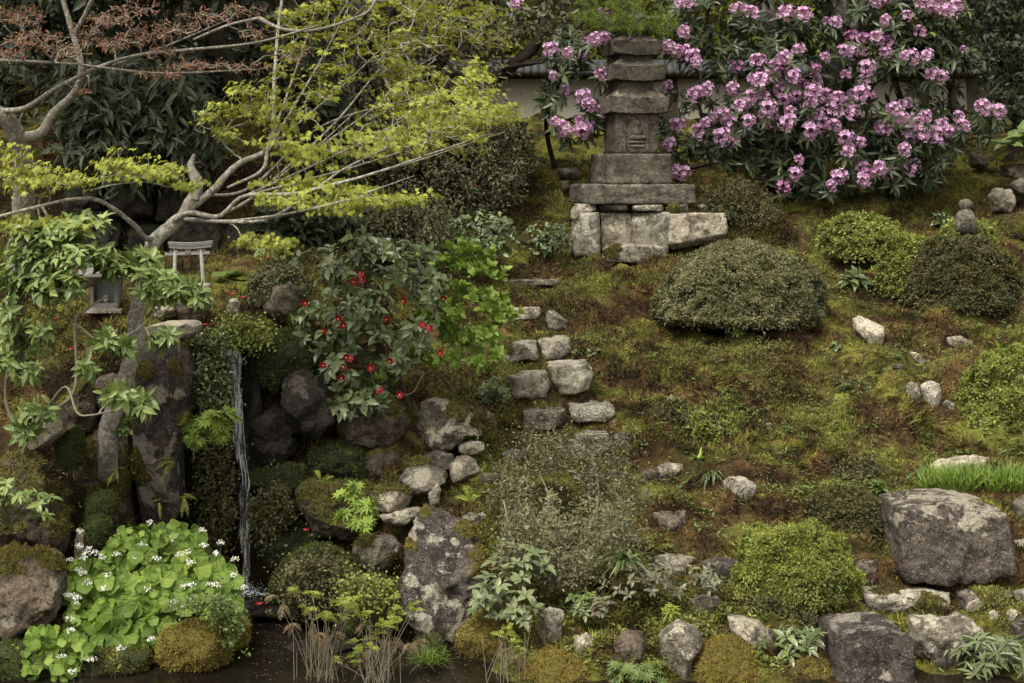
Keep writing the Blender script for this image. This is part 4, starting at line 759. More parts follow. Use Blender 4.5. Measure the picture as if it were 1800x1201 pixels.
pb('neck', lambda m: prism(m, .125, .125, zz(72), .12, .12, zz(55), 9))
pb('roof', lambda m: roof(m, .20, zz(56), zz(22), .08, 10))
def lathe(m, prof, n=20, c=(0, 0, 0), jit=.0):
    a = np.arange(n)*2*math.pi/n; V = np.concatenate([np.stack([r*np.cos(a)+c[0], r*np.sin(a)+c[1], np.full(n, z+c[2])], -1) for r, z in prof]); k = len(prof)
    i = np.arange(k-1)[:, None]*n; j = np.arange(n)[None]; j2 = (j+1) % n; V = V*1.0+jit*np.stack([fbm(V*15, 2, 1), fbm(V*15, 2, 2), V[:, 0]*0], -1)
    m.add(V, np.stack([i+j, i+j2, i+n+j2, i+n+j], -1))
pb('finial', lambda m: lathe(m, [(.07, zz(26)), (.075, zz(18)), (.04, zz(12)), (.06, zz(5)), (.06, zz(-2)), (.035, zz(-8)), (.05, zz(-14)), (.05, zz(-22)), (.03, zz(-30)), (.001, zz(-42))]))
# ---------------- small marker stone with a ball on top ----------------
Yj = 13.2; sj = Yj/F; c = P(1697, 400, Yj)
Yj = Yj; mk = thing('stone_marker', tuple(c), 'small grey stone marker with a ball top standing behind the dull green mound', 'stone marker')
def pj(name, prof): m = MB(); lathe(m, prof, 18, jit=.003); m.build(name, M['grey'], mk, attrs={'moss': np.zeros(m.n), 'pale': np.full(m.n, .3)})
zj = lambda v: (400-v)*sj
pj('ball', [(.001, zj(349)), (.030, zj(350.5)), (.052, zj(355)), (.058, zj(360)), (.050, zj(365)), (.038, zj(368))]); pj('shoulder', [(.038, zj(367)), (.050, zj(370)), (.068, zj(374)), (.080, zj(380)), (.082, zj(386)), (.078, zj(389))]); pj('base', [(.078, zj(388.5)), (.082, zj(391)), (.082, zj(408)), (.001, zj(410))])
# ---------------- torii and shrine ----------------
def bx(m, x0, x1, y0, y1, z0, z1): m.add(*box_arr(x0, x1, y0, y1, z0, z1))
YT = GY(333, 508); st = YT/F; c = P(333, 506, YT); tz = lambda v: (506-v)*st; tx = lambda u: (u-333)*st
tor = thing('miniature_torii', tuple(c), 'small weathered grey torii gate with a blank centre tablet on the mossy terrace', 'torii gate'); tor.rotation_euler = (0, math.radians(-1.5), math.radians(4))
for a_, b_ in ((307, 310), (358, 354.5)):
    m = MB(); tube(m, [(tx(a_), 0, tz(507)), (tx(b_), 0, tz(436))], [.014, .0125], 12, bump=.05); m.build('post', M['silver'], tor)
    m = MB(); bx(m, tx(a_)-.034, tx(a_)+.034, -.034, .034, tz(509), tz(498.5)); m.build('post_foot', M['silver'], tor)
m = MB(); v, f = [], []
for k in range(13):
    x = tx(300)+(tx(374)-tx(300))*k/12; up = .010*((k-6)/6)**2
    v += [(x, -.02, tz(437.5)+up), (x, .02, tz(437.5)+up), (x, .024, tz(432)+up), (x, -.024, tz(432)+up)]
for k in range(12): f += [(4*k+j, 4*k+(j+1) % 4, 4*k+4+(j+1) % 4, 4*k+4+j) for j in range(4)]
f += [(0, 1, 2, 3), (48, 49, 50, 51)]; m.add(v, f); m.build('lintel', M['silver'], tor, smooth=False)
m = MB(); v2 = [(x*1.035, y*1.35, z+tz(428.5)-tz(434)) for x, y, z in v]; m.add(v2, f); m.build('top_lintel', M['silver'], tor, smooth=False)
m = MB(); bx(m, tx(292), tx(370), -.009, .009, tz(448), tz(442.5)); m.build('tie_beam', M['silver'], tor, smooth=False)
m = MB(); bx(m, tx(328), tx(337), -.014, -.0, tz(446.5), tz(434)); m.build('tablet', plain('worn tablet', (.20, .19, .16)), tor, smooth=False)
for u_ in (303, 313.5, 350, 361):
    m = MB(); bx(m, tx(u_)-.006, tx(u_)+.006, -.013, .013, tz(442.2), tz(440)); m.build('wedge', M['silver'], tor, smooth=False)
rock('rock', 'flat pale base stone under the right post of the torii', [346,500, 372,498, 376,512, 350,514], 'pale', Y=YT-.05, D=.14, p=6, facets=2, rough=.3)
M['shrinewood'] = plain('weathered shrine timber', (.19, .18, .165), .85, .2, .3, 30); Yh = GY(187, 547); c = P(187, 546, Yh); sh = Yh/F; hz = lambda v: (546-v)*sh; hx = lambda u: (u-187)*sh
hk = thing('miniature_shrine', tuple(c), 'tiny weathered wooden shrine with a gabled roof and open front, partly behind fresh green leaves', 'small shrine'); hk.rotation_euler = (0, 0, math.radians(3))
m = MB(); bx(m, hx(155), hx(218), -.11, .13, hz(548), hz(541)); m.build('base_slab', M['pale'], hk, smooth=False, attrs={'moss': np.zeros(8), 'pale': np.full(8, .3)})
m = MB(); bx(m, hx(163), hx(211), -.08, .11, hz(540.8), hz(531)); m.build('floor_block', M['shrinewood'], hk, smooth=False)
for u_ in (166, 208):
    for y_ in (-.07, .09): m = MB(); bx(m, hx(u_-2.8), hx(u_+2.8), y_-.010, y_+.010, hz(530.8), hz(487)); m.build('post', M['shrinewood'], hk, smooth=False)
m = MB(); bx(m, hx(169), hx(205), .03, .045, hz(530.8), hz(488)); m.build('back_panel', plain('pale inner panel', (.36, .38, .40), var=.15, sc=9), hk, smooth=False)
for u_ in (166, 208): m = MB(); bx(m, hx(u_)-.004, hx(u_)+.004, -.059, .079, hz(530.8), hz(490)); m.build('side_panel', M['shrinewood'], hk, smooth=False)
m = MB(); bx(m, hx(160), hx(214), -.085, -.065, hz(491), hz(486)); m.build('front_beam', M['shrinewood'], hk, smooth=False)
m = MB(); n = 15
for sg in (-1, 1):
    for k in range(n):
        y0 = sg*(.01+.18*k/n); y1 = sg*(.01+.18*(k+1.15)/n); z0 = hz(462)-.40*abs(y0)-.0*k; z1 = hz(462)-.40*abs(y1)
        m.add([(hx(146), y0, z0+.006), (hx(228), y0, z0+.006), (hx(228), y1, z1+.006), (hx(146), y1, z1+.006), (hx(146), y0, z0-.008), (hx(228), y0, z0-.008), (hx(228), y1, z1-.006), (hx(146), y1, z1-.006)], [(0, 1, 2, 3), (4, 5, 6, 7), (3, 2, 6, 7), (0, 3, 7, 4), (1, 2, 6, 5)])
rf = m.build('roof', M['shrinewood'], hk, smooth=False)
m = MB(); tube(m, [(hx(144), 0, hz(461)), (hx(230), 0, hz(461))], .014, 8); m.build('ridge_pole', M['shrinewood'], rf)
m = MB(); ell(m, (hx(186), -.01, hz(525)), (.018, .014, .026)); m.build('offering_vessel', plain('white glaze', (.6, .62, .66), .3, .5, .05), hk)
# ---------------- garden wall ----------------
Yw = 18.7; gw = thing('garden_wall', (0, Yw, 3.2), 'long cream plaster wall with dark posts and a tiled cap running behind the pagoda', 'garden wall')
wx = lambda u: (u-900)*Yw/F; wz = lambda v: (CZ-(v-VH)*Yw/F)-3.2
m = MB(); nx_ = 60; gx, gz = np.meshgrid(np.linspace(wx(520), wx(1704), nx_), np.linspace(wz(232), wz(139), 8)); i = np.arange(7)[:, None]*nx_+np.arange(nx_-1)[None]; fr = np.stack([gx, gx*0, gz], -1).reshape(-1, 3)
for yy in (-.09, .09): m.add(fr+A(0, yy, 0), np.stack([i, i+1, i+nx_+1, i+nx_], -1))
bx(m, wx(1704)-.02, wx(1704)+.002, -.088, .088, wz(232), wz(139)); m.build('plaster', M['plaster'], gw, smooth=False)
for u_ in (560, 700, 830, 968, 1062, 1082, 1180, 1330, 1480, 1620, 1705): m = MB(); bx(m, wx(u_)-.06, wx(u_)+.06, -.115, .115, wz(235), wz(138)); m.build('post', M['wood'], gw, smooth=False)
m = MB(); bx(m, wx(515), wx(1712), -.13, .13, wz(234), wz(214)); m.build('stone_footing', M['brown'], gw, smooth=False, attrs={'moss': np.zeros(8), 'pale': np.zeros(8)})
m = MB(); bx(m, wx(515), wx(1712), -.12, .12, wz(140), wz(134)); m.build('head_beam', M['wood'], gw, smooth=False)
m = MB(); u_ = 512
while u_ < 1714:
    x = wx(u_)
    for sg in (-1, 1):
        tube(m, [(x, 0, wz(112)), (x, sg*.33, wz(131))], .05, 6)
    u_ += 13
bx(m, wx(512), wx(1714), -.3, .3, wz(134), wz(129)); bx(m, wx(512), wx(1714), -.07, .07, wz(114), wz(106)); m.build('tiled_cap', M['tile'], gw)
# dark rail fence at the far right
fz = lambda v, Y=17.5: CZ-(v-VH)*Y/F
rl = thing('rail_fence', tuple(P(1770, 245, 17.5)), 'low dark wooden rail fence in shade at the far right beyond the wall end', 'fence'); o_ = np.array(rl.location)
for v_ in (206, 219, 232): m = MB(); bx(m, P(1712, 0, 17.5)[0], P(1980, 0, 17.5)[0], 17.48, 17.52, fz(v_+3), fz(v_)); m.build('rail', M['wood'], rl, o_, smooth=False)
for u_ in (1716, 1790, 1870, 1950): m = MB(); x = P(u_, 0, 17.5)[0]; bx(m, x-.035, x+.035, 17.53, 17.6, fz(250), fz(200)); m.build('post', M['wood'], rl, o_, smooth=False)
# ---------------- plants ----------------
def up(n, k=1.): return np.tile(A(0, 0, k), (n, 1))
def plant(name, label, cat, base, tips, mat, kind, L, Wf, k, wood='twig', mains=None, rtip=.002, rmax=.02, group=None, droop=.15, spread=.01, outc=None, open_=1., wig=.1, extra=0, sag=0., leafname='foliage', woodname='branches', bump_=0., lj=.25, expo=.45, along=0, trunkname=None, jit=.25):
    """stems grown from base to every tip, a whorl of k leaves on each tip"""
    base = np.asarray(base, float); t = thing(name, tuple(base), label, cat, group); m = MB()
    if mains is None: mains = [(np.array([base+A(0, 0, -.04), base+A(0, 0, .03)+.08*(tips.mean(0)-base)*.5, base+.25*(tips.mean(0)-base)]), rmax, rmax*.8)]
    elif trunkname:
        m0 = MB()
        for p_, a_, b_ in mains: q_ = catmull(p_, 8); tube(m0, q_, np.linspace(a_, b_, len(q_)), 14, bump=bump_ or .1, seed=3)
        m0.build(trunkname, M[wood], t, base); mains = [(p_, a_*.5, b_*.5) for p_, a_, b_ in mains]
    d = grow(m, mains, tips, rtip, wig, 4, 4, expo=expo, rmax=rmax, sag=sag, bump=bump_); m.build(woodname, M[wood], t, base)
    c = tips.mean(0) if outc is None else np.asarray(outc); od = unit(unit(tips-c)*.5+d*.5+A(0, -.15, .25)); f = MB()
    whorl(f, tips, od, k, L, Wf, kind, droop, spread, jit, open_, lj)
    if extra: j = rng.integers(0, len(tips), extra); leaves(f, tips[j]+rng.normal(size=(extra, 3))*spread*5, unit(rvec(extra)+A(0, -.2, -droop)), unit(rvec(extra)+A(0, -.3, 1)), L*(.6+.6*rng.random(extra)), L*Wf*.9, kind)
    f.build(leafname, M[mat], t, base, smooth=False); return t, d, od

def mound(label, u0, u1, v0, v1, mat, n, L, Y=None, dep=None, lump=.05, Wf=.45, k=5, loose=.05, cat='shrub', name='clipped_shrub', twiggy=.3, pw=2.05, jl=.25, group=None, core=.88, shoots=.35):
    Y = GY((u0+u1)/2, v1-4) if Y is None else Y; a = (u1-u0)/2*Y/F; h = (v1-v0)*Y/F; dp = (dep or a*.85); Yc = Y+dp*.75; sc = Yc/Y
    c = P((u0+u1)/2, v1, Yc); a *= sc; h *= sc; c[2] = P(0, v1, Y)[2]+.0; h = P(0, v0, Yc)[2]-c[2]
    t = thing(name, tuple(c), label, cat, group); c = c+A(0, 0, .22*h); hu, hd = h*.78, h*.32
    d = rvec(n*2); d[:, 2] = np.where(d[:, 2] < -.15, -d[:, 2], d[:, 2]); d = unit(d); d = d[(d[:, 1] < .55) & (fbm(d*4.3+c*1.7, 2, 15) > -.42+.2*rng.random(len(d)))][:n]; N = len(d)
    def surf(d, s): 
        q = (np.abs(d)**pw).sum(1)**(-1/pw); r = (1+lump*1.9*fbm(d*2.6+c, 2, 5)+lump*1.3*fbm(d*7+c, 2, 7))*s; return c+d*(q*r)[:, None]*np.stack([np.full(len(d), a), np.full(len(d), dp), np.where(d[:, 2] > 0, hu, hd)], -1)
    tips = surf(d, 1-np.abs(rng.normal(size=N))*loose)
    f = MB(); nr = unit(d/A(a, dp, h)); whorl(f, tips, unit(nr+A(0, 0, .5)), k, L, Wf, 'dia', 0, L*.3, .5, .8, jl)
    if shoots: kk_ = np.where(nr[:, 2] > .1)[0]; kk_ = rng.choice(kk_, int(len(kk_)*shoots)); leaves(f, np.repeat(tips[kk_], 3, 0)+rng.normal(size=(len(kk_)*3, 3))*L*.2, unit(np.repeat(nr[kk_], 3, 0)*.4+A(0, 0, 1)+rvec(len(kk_)*3)*.5), rvec(len(kk_)*3), L*(.9+.6*rng.random(len(kk_)*3)), L*.3, 'dia', r=.75+.25*rng.random(len(kk_)*3))
    d2 = rvec(n); d2[:, 2] = abs(d2[:, 2])-.3; t2 = surf(unit(d2), .80+.14*rng.random(n)); whorl(f, t2, unit(d2), 3, L*1.1, Wf*1.1, 'dia', 0, L, .6, 1., .2)
    og = np.array(t.location); f.build('foliage', M[mat], t, og, smooth=False)
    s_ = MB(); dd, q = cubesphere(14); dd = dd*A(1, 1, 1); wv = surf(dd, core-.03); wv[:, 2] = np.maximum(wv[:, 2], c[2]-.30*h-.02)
    for j in range(int(90*twiggy)+12):
        e = surf(unit(np.r_[rng.normal(size=2), abs(rng.normal())*.8])[None], .95)[0]; b0 = c+A(rng.normal()*.12*a, rng.normal()*.1*dp, -.03-.30*h); tube(s_, catmull([b0, b0*.5+e*.5+rng.normal(size=3)*.04, e], 4), [.008, .002], 4)
    s_.build('stems', M['twig'], t, og)
    s2 = MB(); s2.add(wv, q); s2.build('inner_core', M['innercore'], t, og); return t
M['innercore'] = plain('dark inner core', (.018, .018, .010), 1, 0, .5, 60)  # near-black closed core inside the leaf shell

# --- clipped mounds ---
mound('large smooth grey-green clipped mound right below the pagoda platform', 1155, 1445, 430, 590, 'azalea', 15000, .022, lump=.035, pw=2.2, dep=.62)
mound('fresh green clipped shrub left of the dull green mound', 1543, 1650, 418, 532, 'azalea_b', 3000, .030, Y=12.9, lump=.06)
mound('wide dull olive clipped mound at upper right', 1588, 1790, 418, 566, 'azalea_d', 7000, .026, Y=12.55, lump=.05, twiggy=.6)
mound('flat-topped yellow-green shrub above the glossy large-leaved plant', 1436, 1585, 380, 458, 'azalea_b', 3000, .030, Y=13.5, lump=.1, loose=.1)
mound('thin straggly low shrub in shade right of the pagoda plinth', 1222, 1368, 314, 405, 'azalea_d', 900, .026, Y=14.1, lump=.15, loose=.3, twiggy=1.6, name='low_shrub', core=.5)
mound('rounded green clipped shrub cut by the right edge', 1678, 1880, 622, 790, 'azalea_b', 9000, .026, Y=11.0, lump=.08)
mound('small dull mound against the left end of the large boulder', 1413, 1562, 862, 968, 'azalea_d', 5200, .024, Y=9.75, lump=.05, twiggy=.5)
mound('bright yellow-green dome on the lower terrace', 1290, 1508, 922, 1085, 'azalea_b', 17000, .019, Y=8.85, lump=.08, loose=.08, shoots=.9, pw=1.95)
mound('drab brownish skirt of shrub beneath the bright dome', 1298, 1470, 1050, 1135, 'azalea_d', 3200, .026, Y=8.75, lump=.1, loose=.1, twiggy=.8)
mound('low spreading dark shrub left of the green blades', 1402, 1600, 808, 872, 'azalea_d', 2600, .026, Y=10.35, lump=.15, loose=.2, twiggy=1., name='low_shrub')
mound('dusky low shrub at the upper right of the slope in open moss', 1440, 1560, 668, 735, 'olive', 1100, .026, Y=11.3, lump=.2, loose=.3, twiggy=1., name='low_shrub', core=.4)
mound('faint grey-green tuft of shrub in the middle of the slope', 1130, 1215, 708, 770, 'azalea_d', 1000, .026, Y=11.0, lump=.2, loose=.3, name='low_shrub', core=.4)
mound('small green bushlet right of the grey-green tuft on the slope', 1205, 1300, 700, 800, 'azalea_b', 700, .024, Y=10.8, lump=.25, loose=.4, name='low_shrub', core=.3)
mound('tiny-leaved olive shrub behind the pointed brown rock', 440, 545, 458, 545, 'olive', 2000, .022, Y=11.0, lump=.15, loose=.25, twiggy=1.2, name='low_shrub', core=.5)
mound('fresh small shrub by the ball-topped marker', 1660, 1745, 388, 432, 'azalea_b', 900, .028, Y=13.3, lump=.15, loose=.3, name='low_shrub', core=.5)

# --- rhododendrons ---
def truss(n=15, vs=1.):
    f = MB(); g = math.pi*(3-5**.5)
    for k in range(n):
        z = 1-1.3*(k+.5)/n; r = math.sqrt(max(0, 1-z*z)); ax = unit(A(r*math.cos(k*g), r*math.sin(k*g), z)+rng.normal(size=3)*.22)
        a = unit(np.cross(ax, rng.normal(size=3))); b_ = np.cross(ax, a); c = ax*(.034+.022*rng.random())*vs; ps_ = .7+.5*rng.random()
        for j in range(5):
            th = j*2*math.pi/5+k; rd = a*math.cos(th)+b_*math.sin(th); leaves(f, c[None], unit(rd*.9+ax*.75)[None], unit(ax-rd*.6)[None], .031*ps_, .022*ps_, 'leaf', r=rng.random(1)*.5+.3*(z+1)/2+.1)
    q_ = int(n*2.2); di = rvec(q_); di[:, 2] = abs(di[:, 2])*.9+.05*rng.normal(size=q_); leaves(f, di*.022, unit(di+rvec(q_)*.5), rvec(q_), .036, .026, 'leaf', r=rng.random(q_)*.6)
    return f
def stamens(f2):
    n = 45; d = rvec(n); d[:, 2] = abs(d[:, 2]); leaves(f2, d*.045, d, rvec(n), .03, .0015, 'tri'); return f2
tr_ = [truss(13), truss(15, 1.1), truss(9), truss(11, .9), truss(18, 1.15), truss(6, .8)]
TM = []
for k, f in enumerate(tr_):
    o = f.build('flower_cluster', M['pinkd'] if k in (2, 5) else M['pink'], None, smooth=False); TM.append(o.data); bpy.data.objects.remove(o)
def rhodo(label, base, mains, fl, crown, nw, Y, rY, rmax=.05, seedY=None):
    fl = np.array(fl, float).reshape(-1, 2); yy = Y-rY-.2+.32*rng.random(len(fl)); ft = PA(fl, yy)
    ct = polytips(crown, nw, Y, rY, clump=42); tips = np.vstack([ft+A(0, .09, -.05), ct])
    t, d, od = plant('rhododendron', label, 'rhododendron', base, tips, 'rhodo', 'leaf', .118, .28, 9, wood='bark_d', mains=mains, rtip=.004, rmax=rmax, droop=.38, spread=.008, open_=1.25, jit=.3)
    ax = unit(od[:len(fl)]+A(0, -.8, .5))
    for k, (p, a) in enumerate(zip(ft, ax)):
        o = bpy.data.objects.new('flower_cluster', TM[int(rng.choice([0, 1, 2, 3, 4, 5], p=[.25, .22, .07, .22, .2, .04]))]); COL.objects.link(o); o.parent = t
        o.location = p-np.array(t.location); from mathutils import Vector as Vv; q = Vv(tuple(a)).to_track_quat('Z', 'Y'); o.rotation_mode = 'QUATERNION'; o.rotation_quaternion = q
        s_ = .78+.5*rng.random(); o.scale = (s_, s_*(.85+.25*rng.random()), s_*(.7+.25*rng.random()))
    return t
FL = [968,88,998,92,1027,75,1026,92,1045,68,1062,66,1080,80,1108,76,1057,130,972,133,993,158,1025,170,1035,183,1055,195,975,213,988,224,1002,232,1020,212,1025,228,1034,222,908,5,1060,25]
FR = [1175,82,1190,88,1202,92,1217,99,1225,110,1203,55,1193,5,1212,8,1295,15,1310,15,1322,22,1297,118,1173,152,1242,155,1222,165,1235,162,1288,155,1332,108,1325,138,1340,140,1321,170,1305,185,1345,168,1252,207,1270,203,1285,218,1240,214,1230,232,1315,213,1340,200,1348,212,1268,240,1272,254,1290,248,1302,235,1190,220,1177,252,1182,298,1200,303,1383,23,1413,25,1453,38,1470,38,1404,87,1378,100,1363,117,1385,125,1395,133,1450,100,1433,120,1370,145,1400,168,1425,175,1434,140,1450,170,1455,185,1473,172,1485,132,1482,88,1490,180,1467,192,1440,200,1445,217,1420,215,1425,229,1440,230,1388,195,1360,203,1465,220,1485,242,1404,280,1398,305,1377,330,1475,310,1462,325,1492,265,1365,128,1372,158,1395,152,1410,148,1378,175,1412,188,1384,215,1350,190,1430,160]
FR2 = [1500,92,1515,90,1497,65,1517,67,1541,67,1556,35,1595,28,1617,55,1625,5,1650,10,1667,18,1680,12,1540,2,1555,0,1570,100,1567,112,1555,92,1590,97,1602,99,1630,97,1638,130,1655,134,1694,88,1524,118,1525,140,1515,165,1530,168,1500,197,1513,249,1500,165,1570,190,1590,185,1547,222,1560,228,1583,208,1600,212,1617,215,1628,203,1600,242,1622,235,1640,235,1650,247,1590,262,1655,218,1667,230,1685,205,1692,220,1727,187,1740,193,1755,195,1515,295,1530,302,1545,295,1517,315,1560,305,1603,293,1560,75,1640,20]
b0 = G(1420, 345); b0 = P(1420, 330, 15.6)
rhodo('huge rhododendron crowded with pink flowers left of the leaning lichened trunk, beside the pagoda', b0, [(np.array([b0, P(1400, 230, 15.5), P(1350, 150, 15.3), P(1290, 60, 15.2)]), .05, .02), (np.array([P(1410, 260, 15.5), P(1440, 160, 15.2), P(1450, 60, 15.2)]), .04, .02), (np.array([P(1405, 250, 15.5), P(1330, 220, 15.), P(1230, 200, 14.9)]), .03, .015)], FR,
      [(1165,40),(1180,-60),(1500,-60),(1505,100),(1500,330),(1400,345),(1330,300),(1250,285),(1175,310),(1160,200),(1185,150)], 520, 15.0, .55)
b1 = P(1620, 320, 15.4)
rhodo('pink rhododendron reaching to the wall end, right of the leaning lichened trunk', b1, [(np.array([b1, P(1600, 220, 15.3), P(1570, 120, 15.2), P(1600, 20, 15.1)]), .045, .02), (np.array([P(1605, 240, 15.3), P(1680, 200, 15.1), P(1740, 205, 14.9)]), .025, .008), (np.array([P(1575, 130, 15.2), P(1530, 160, 15.), P(1515, 290, 14.9)]), .02, .01)], FR2,
      [(1500,60),(1490,-60),(1700,-60),(1712,100),(1690,160),(1620,165),(1560,185),(1620,215),(1765,195),(1755,235),(1680,260),(1630,330),(1540,330),(1490,300)], 400, 14.9, .5)
b2 = P(985, 330, 16.2)
rhodo('smaller pink rhododendron left of the pagoda, branches reaching in front of the roofs', b2, [(np.array([b2, P(960, 220, 15.8), P(985, 140, 15.), P(1030, 90, 14.6)]), .03, .01), (np.array([P(965, 235, 15.8), P(1000, 210, 15.2), P(1045, 200, 14.6)]), .02, .008)], FL,
      [(950,60),(1110,55),(1115,95),(1062,115),(1062,215),(1040,235),(975,240),(945,180)], 85, 14.7, .5)

# leaning lichened trunk through the pink shrubs and others
def trunk_tree(name, label, mains, wood, tips=None, leaf=None, r=.2, **k):
    base = mains[0][0][0]; return plant(name, label, 'tree', base, tips, leaf[0], leaf[1], leaf[2], leaf[3], leaf[4], wood=wood, mains=mains, trunkname='trunk', bump_=.16, **k)
trunk_tree('old_tree', 'leaning lichen-crusted trunk forking among the pink flowers', [(np.array([P(1415, 330, 15.2), P(1440, 200, 15.0), P(1470, 100, 14.8), P(1475, 20, 14.7), P(1440, -60, 14.7)]), .13, .08), (np.array([P(1468, 110, 14.8), P(1505, 55, 14.7), P(1525, -10, 14.6), P(1520, -80, 14.6)]), .09, .06), (np.array([P(1370, 100, 15.4), P(1352, 30, 15.4), P(1345, -60, 15.4)]), .07, .06)], 'bark_g',
           polytips([(1340,-420),(1660,-420),(1650,-90),(1360,-90)], 160, 15.6, .8), ('backgreen', 'leaf', .08, .4, 12), rmax=.05, spread=.05)
trunk_tree('dark_tree', 'dark bare-limbed tree bending up over the wall left of the pagoda', [(np.array([P(760, 330, 15.8), P(800, 215, 15.4), P(860, 150, 15.2), P(905, 112, 15), P(945, 75, 15), P(960, 30, 15), P(985, -40, 15)]), .075, .035), (np.array([P(905, 115, 15), P(960, 100, 14.9), P(1030, 30, 14.8), P(1050, -20, 14.8)]), .035, .012), (np.array([P(880, 120, 15.), P(930, 112, 14.9), P(975, 108, 14.9)]), .025, .01)], 'bark_d',
           blobs([(960, 30, 70, 40, 15, .5, 40), (900, 60, 50, 30, 15, .4, 20), (1010, 60, 50, 30, 14.9, .4, 20), (940, -60, 120, 60, 15.2, .6, 60)]), ('olive', 'leaf', .06, .4, 8), rmax=.03, spread=.03)

# --- pine over the pagoda ---
pt = blobs([(1060, 28, 50, 16, 14.0, .4, 16), (1115, 40, 50, 14, 13.9, .4, 20), (1165, 42, 28, 22, 13.9, .3, 22), (1100, 5, 90, 18, 14.1, .4, 24), (1035, 22, 30, 20, 14.2, .3, 8), (1080, -40, 90, 22, 14.2, .4, 26)])
b = P(1150, -60, 14.6); tp = thing('pine_branch', tuple(b), 'bright green pine bough hanging in front of the pagoda top', 'pine'); m = MB()
dd = grow(m, [(np.array([P(1250, -160, 15.2), b, P(1120, 0, 14.2), P(1060, 20, 14.1)]), .035, .012)], pt, .003, .1, 4, 4, rmax=.012); m.build('branches', M['bark_d'], tp, b)
f = MB(); N = len(pt); kk = 60; ax = np.repeat(unit(dd+A(0, 0, .5)), kk, 0); leaves(f, np.repeat(pt, kk, 0)+ax*rng.uniform(-.12, .03, (N*kk, 1)), unit(ax*.8+rvec(N*kk)), rvec(N*kk), .065+.03*rng.random(N*kk), .003, 'tri')
f.build('needles', M['pine'], tp, b, smooth=False)

# --- backdrop: trees and big shrubs, each its own crown ---
def crown(label, poly, Y, rY, n, mat, L, Wf, k, base, name='evergreen_tree', cat='tree', wood='bark_d', kind='leaf', clump=0, droop=.3, r=.06, spread=.05, jit=.5, **kw):
    b = P(*base); tips = polytips(poly, n, Y, rY, clump)
    mid = tips.mean(0); return plant(name, label, cat, b, tips, mat, kind, L, Wf, k, wood=wood, mains=[(np.array([b, b*.6+mid*.4+A(.1, 0, .1), mid]), r, r*.4)], rtip=.004, rmax=r, droop=droop, spread=spread, jit=jit, **kw)
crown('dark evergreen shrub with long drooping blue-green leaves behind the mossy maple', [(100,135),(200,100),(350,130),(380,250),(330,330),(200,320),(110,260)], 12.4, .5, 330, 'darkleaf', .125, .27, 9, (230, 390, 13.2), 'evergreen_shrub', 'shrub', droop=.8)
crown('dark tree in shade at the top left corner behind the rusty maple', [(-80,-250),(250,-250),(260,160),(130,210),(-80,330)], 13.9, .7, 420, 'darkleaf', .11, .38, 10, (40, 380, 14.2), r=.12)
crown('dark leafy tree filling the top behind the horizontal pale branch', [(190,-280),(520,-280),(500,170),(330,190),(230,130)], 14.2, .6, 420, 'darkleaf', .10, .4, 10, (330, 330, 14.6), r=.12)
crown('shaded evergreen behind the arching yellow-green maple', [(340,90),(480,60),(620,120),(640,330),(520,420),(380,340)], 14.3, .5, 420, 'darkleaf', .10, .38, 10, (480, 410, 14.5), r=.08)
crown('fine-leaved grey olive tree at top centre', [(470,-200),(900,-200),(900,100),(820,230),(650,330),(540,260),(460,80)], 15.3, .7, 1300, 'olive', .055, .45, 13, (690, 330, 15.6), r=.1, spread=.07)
crown('dense tiny-leaved shrub left of the wall below the maple fan', [(640,240),(760,190),(880,190),(925,290),(900,370),(820,380),(700,400),(600,380)], 14.6, .5, 1200, 'olive', .034, .5, 16, (780, 400, 14.6), 'evergreen_shrub', 'shrub', r=.03, spread=.05)
crown('low dusky shrub above the red camellia', [(600,370),(700,350),(790,370),(770,440),(700,450),(610,430)], 12.9, .35, 500, 'olive', .034, .5, 12, (690, 445, 12.9), 'evergreen_shrub', 'shrub', r=.02, spread=.04)
crown('small shrub with rounded grey-green leaves beside the top step', [(790,385),(850,375),(905,395),(900,450),(840,455),(795,440)], 12.9, .3, 110, 'camellia', .05, .5, 8, (850, 455, 13.0), 'evergreen_shrub', 'shrub', r=.012, spread=.03)
crown('little dark-leaved shrub left of the pagoda platform', [(935,400),(1000,395),(1003,440),(940,445)], 13.5, .2, 60, 'camellia', .05, .5, 7, (965, 447, 13.5), 'evergreen_shrub', 'shrub', r=.01, spread=.03)
crown('sunlit green trees beyond the wall above the pagoda', [(850,-260),(1250,-260),(1240,100),(1060,128),(900,125),(850,80)], 20.5, 1.0, 700, 'backgreen', .11, .4, 12, (1040, 230, 21), r=.1, spread=.1)
crown('yellow-green trees beyond the wall behind the leaning trunk', [(1230,-260),(1720,-260),(1700,130),(1450,150),(1240,120)], 20.8, 1.0, 700, 'backgreen', .11, .4, 12, (1480, 230, 21), r=.1, spread=.1)
crown('dull green bushy tree beyond the wall at centre', [(560,-260),(880,-260),(890,120),(560,150)], 20.5, .9, 500, 'olive', .11, .4, 12, (720, 230, 21), r=.1, spread=.1)
crown('tall dark glossy shrub at the upper right edge behind the last pink flowers', [(1695,-200),(1860,-200),(1870,230),(1780,215),(1740,170),(1700,110)], 16.2, .6, 800, 'darkleaf', .065, .45, 12, (1770, 300, 16.4), 'evergreen_shrub', 'shrub', r=.05)
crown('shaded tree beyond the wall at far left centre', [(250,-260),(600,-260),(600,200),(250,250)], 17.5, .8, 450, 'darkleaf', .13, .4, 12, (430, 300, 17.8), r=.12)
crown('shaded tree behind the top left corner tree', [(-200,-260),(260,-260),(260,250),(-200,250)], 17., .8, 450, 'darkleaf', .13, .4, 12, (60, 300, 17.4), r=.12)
crown('dark hedge-like bush behind the pink shrubs on the right', [(1150,170),(1700,170),(1700,330),(1160,330)], 16.8, .5, 450, 'darkleaf', .12, .4, 10, (1430, 335, 17.), 'evergreen_shrub', 'shrub', r=.05, clump=50)
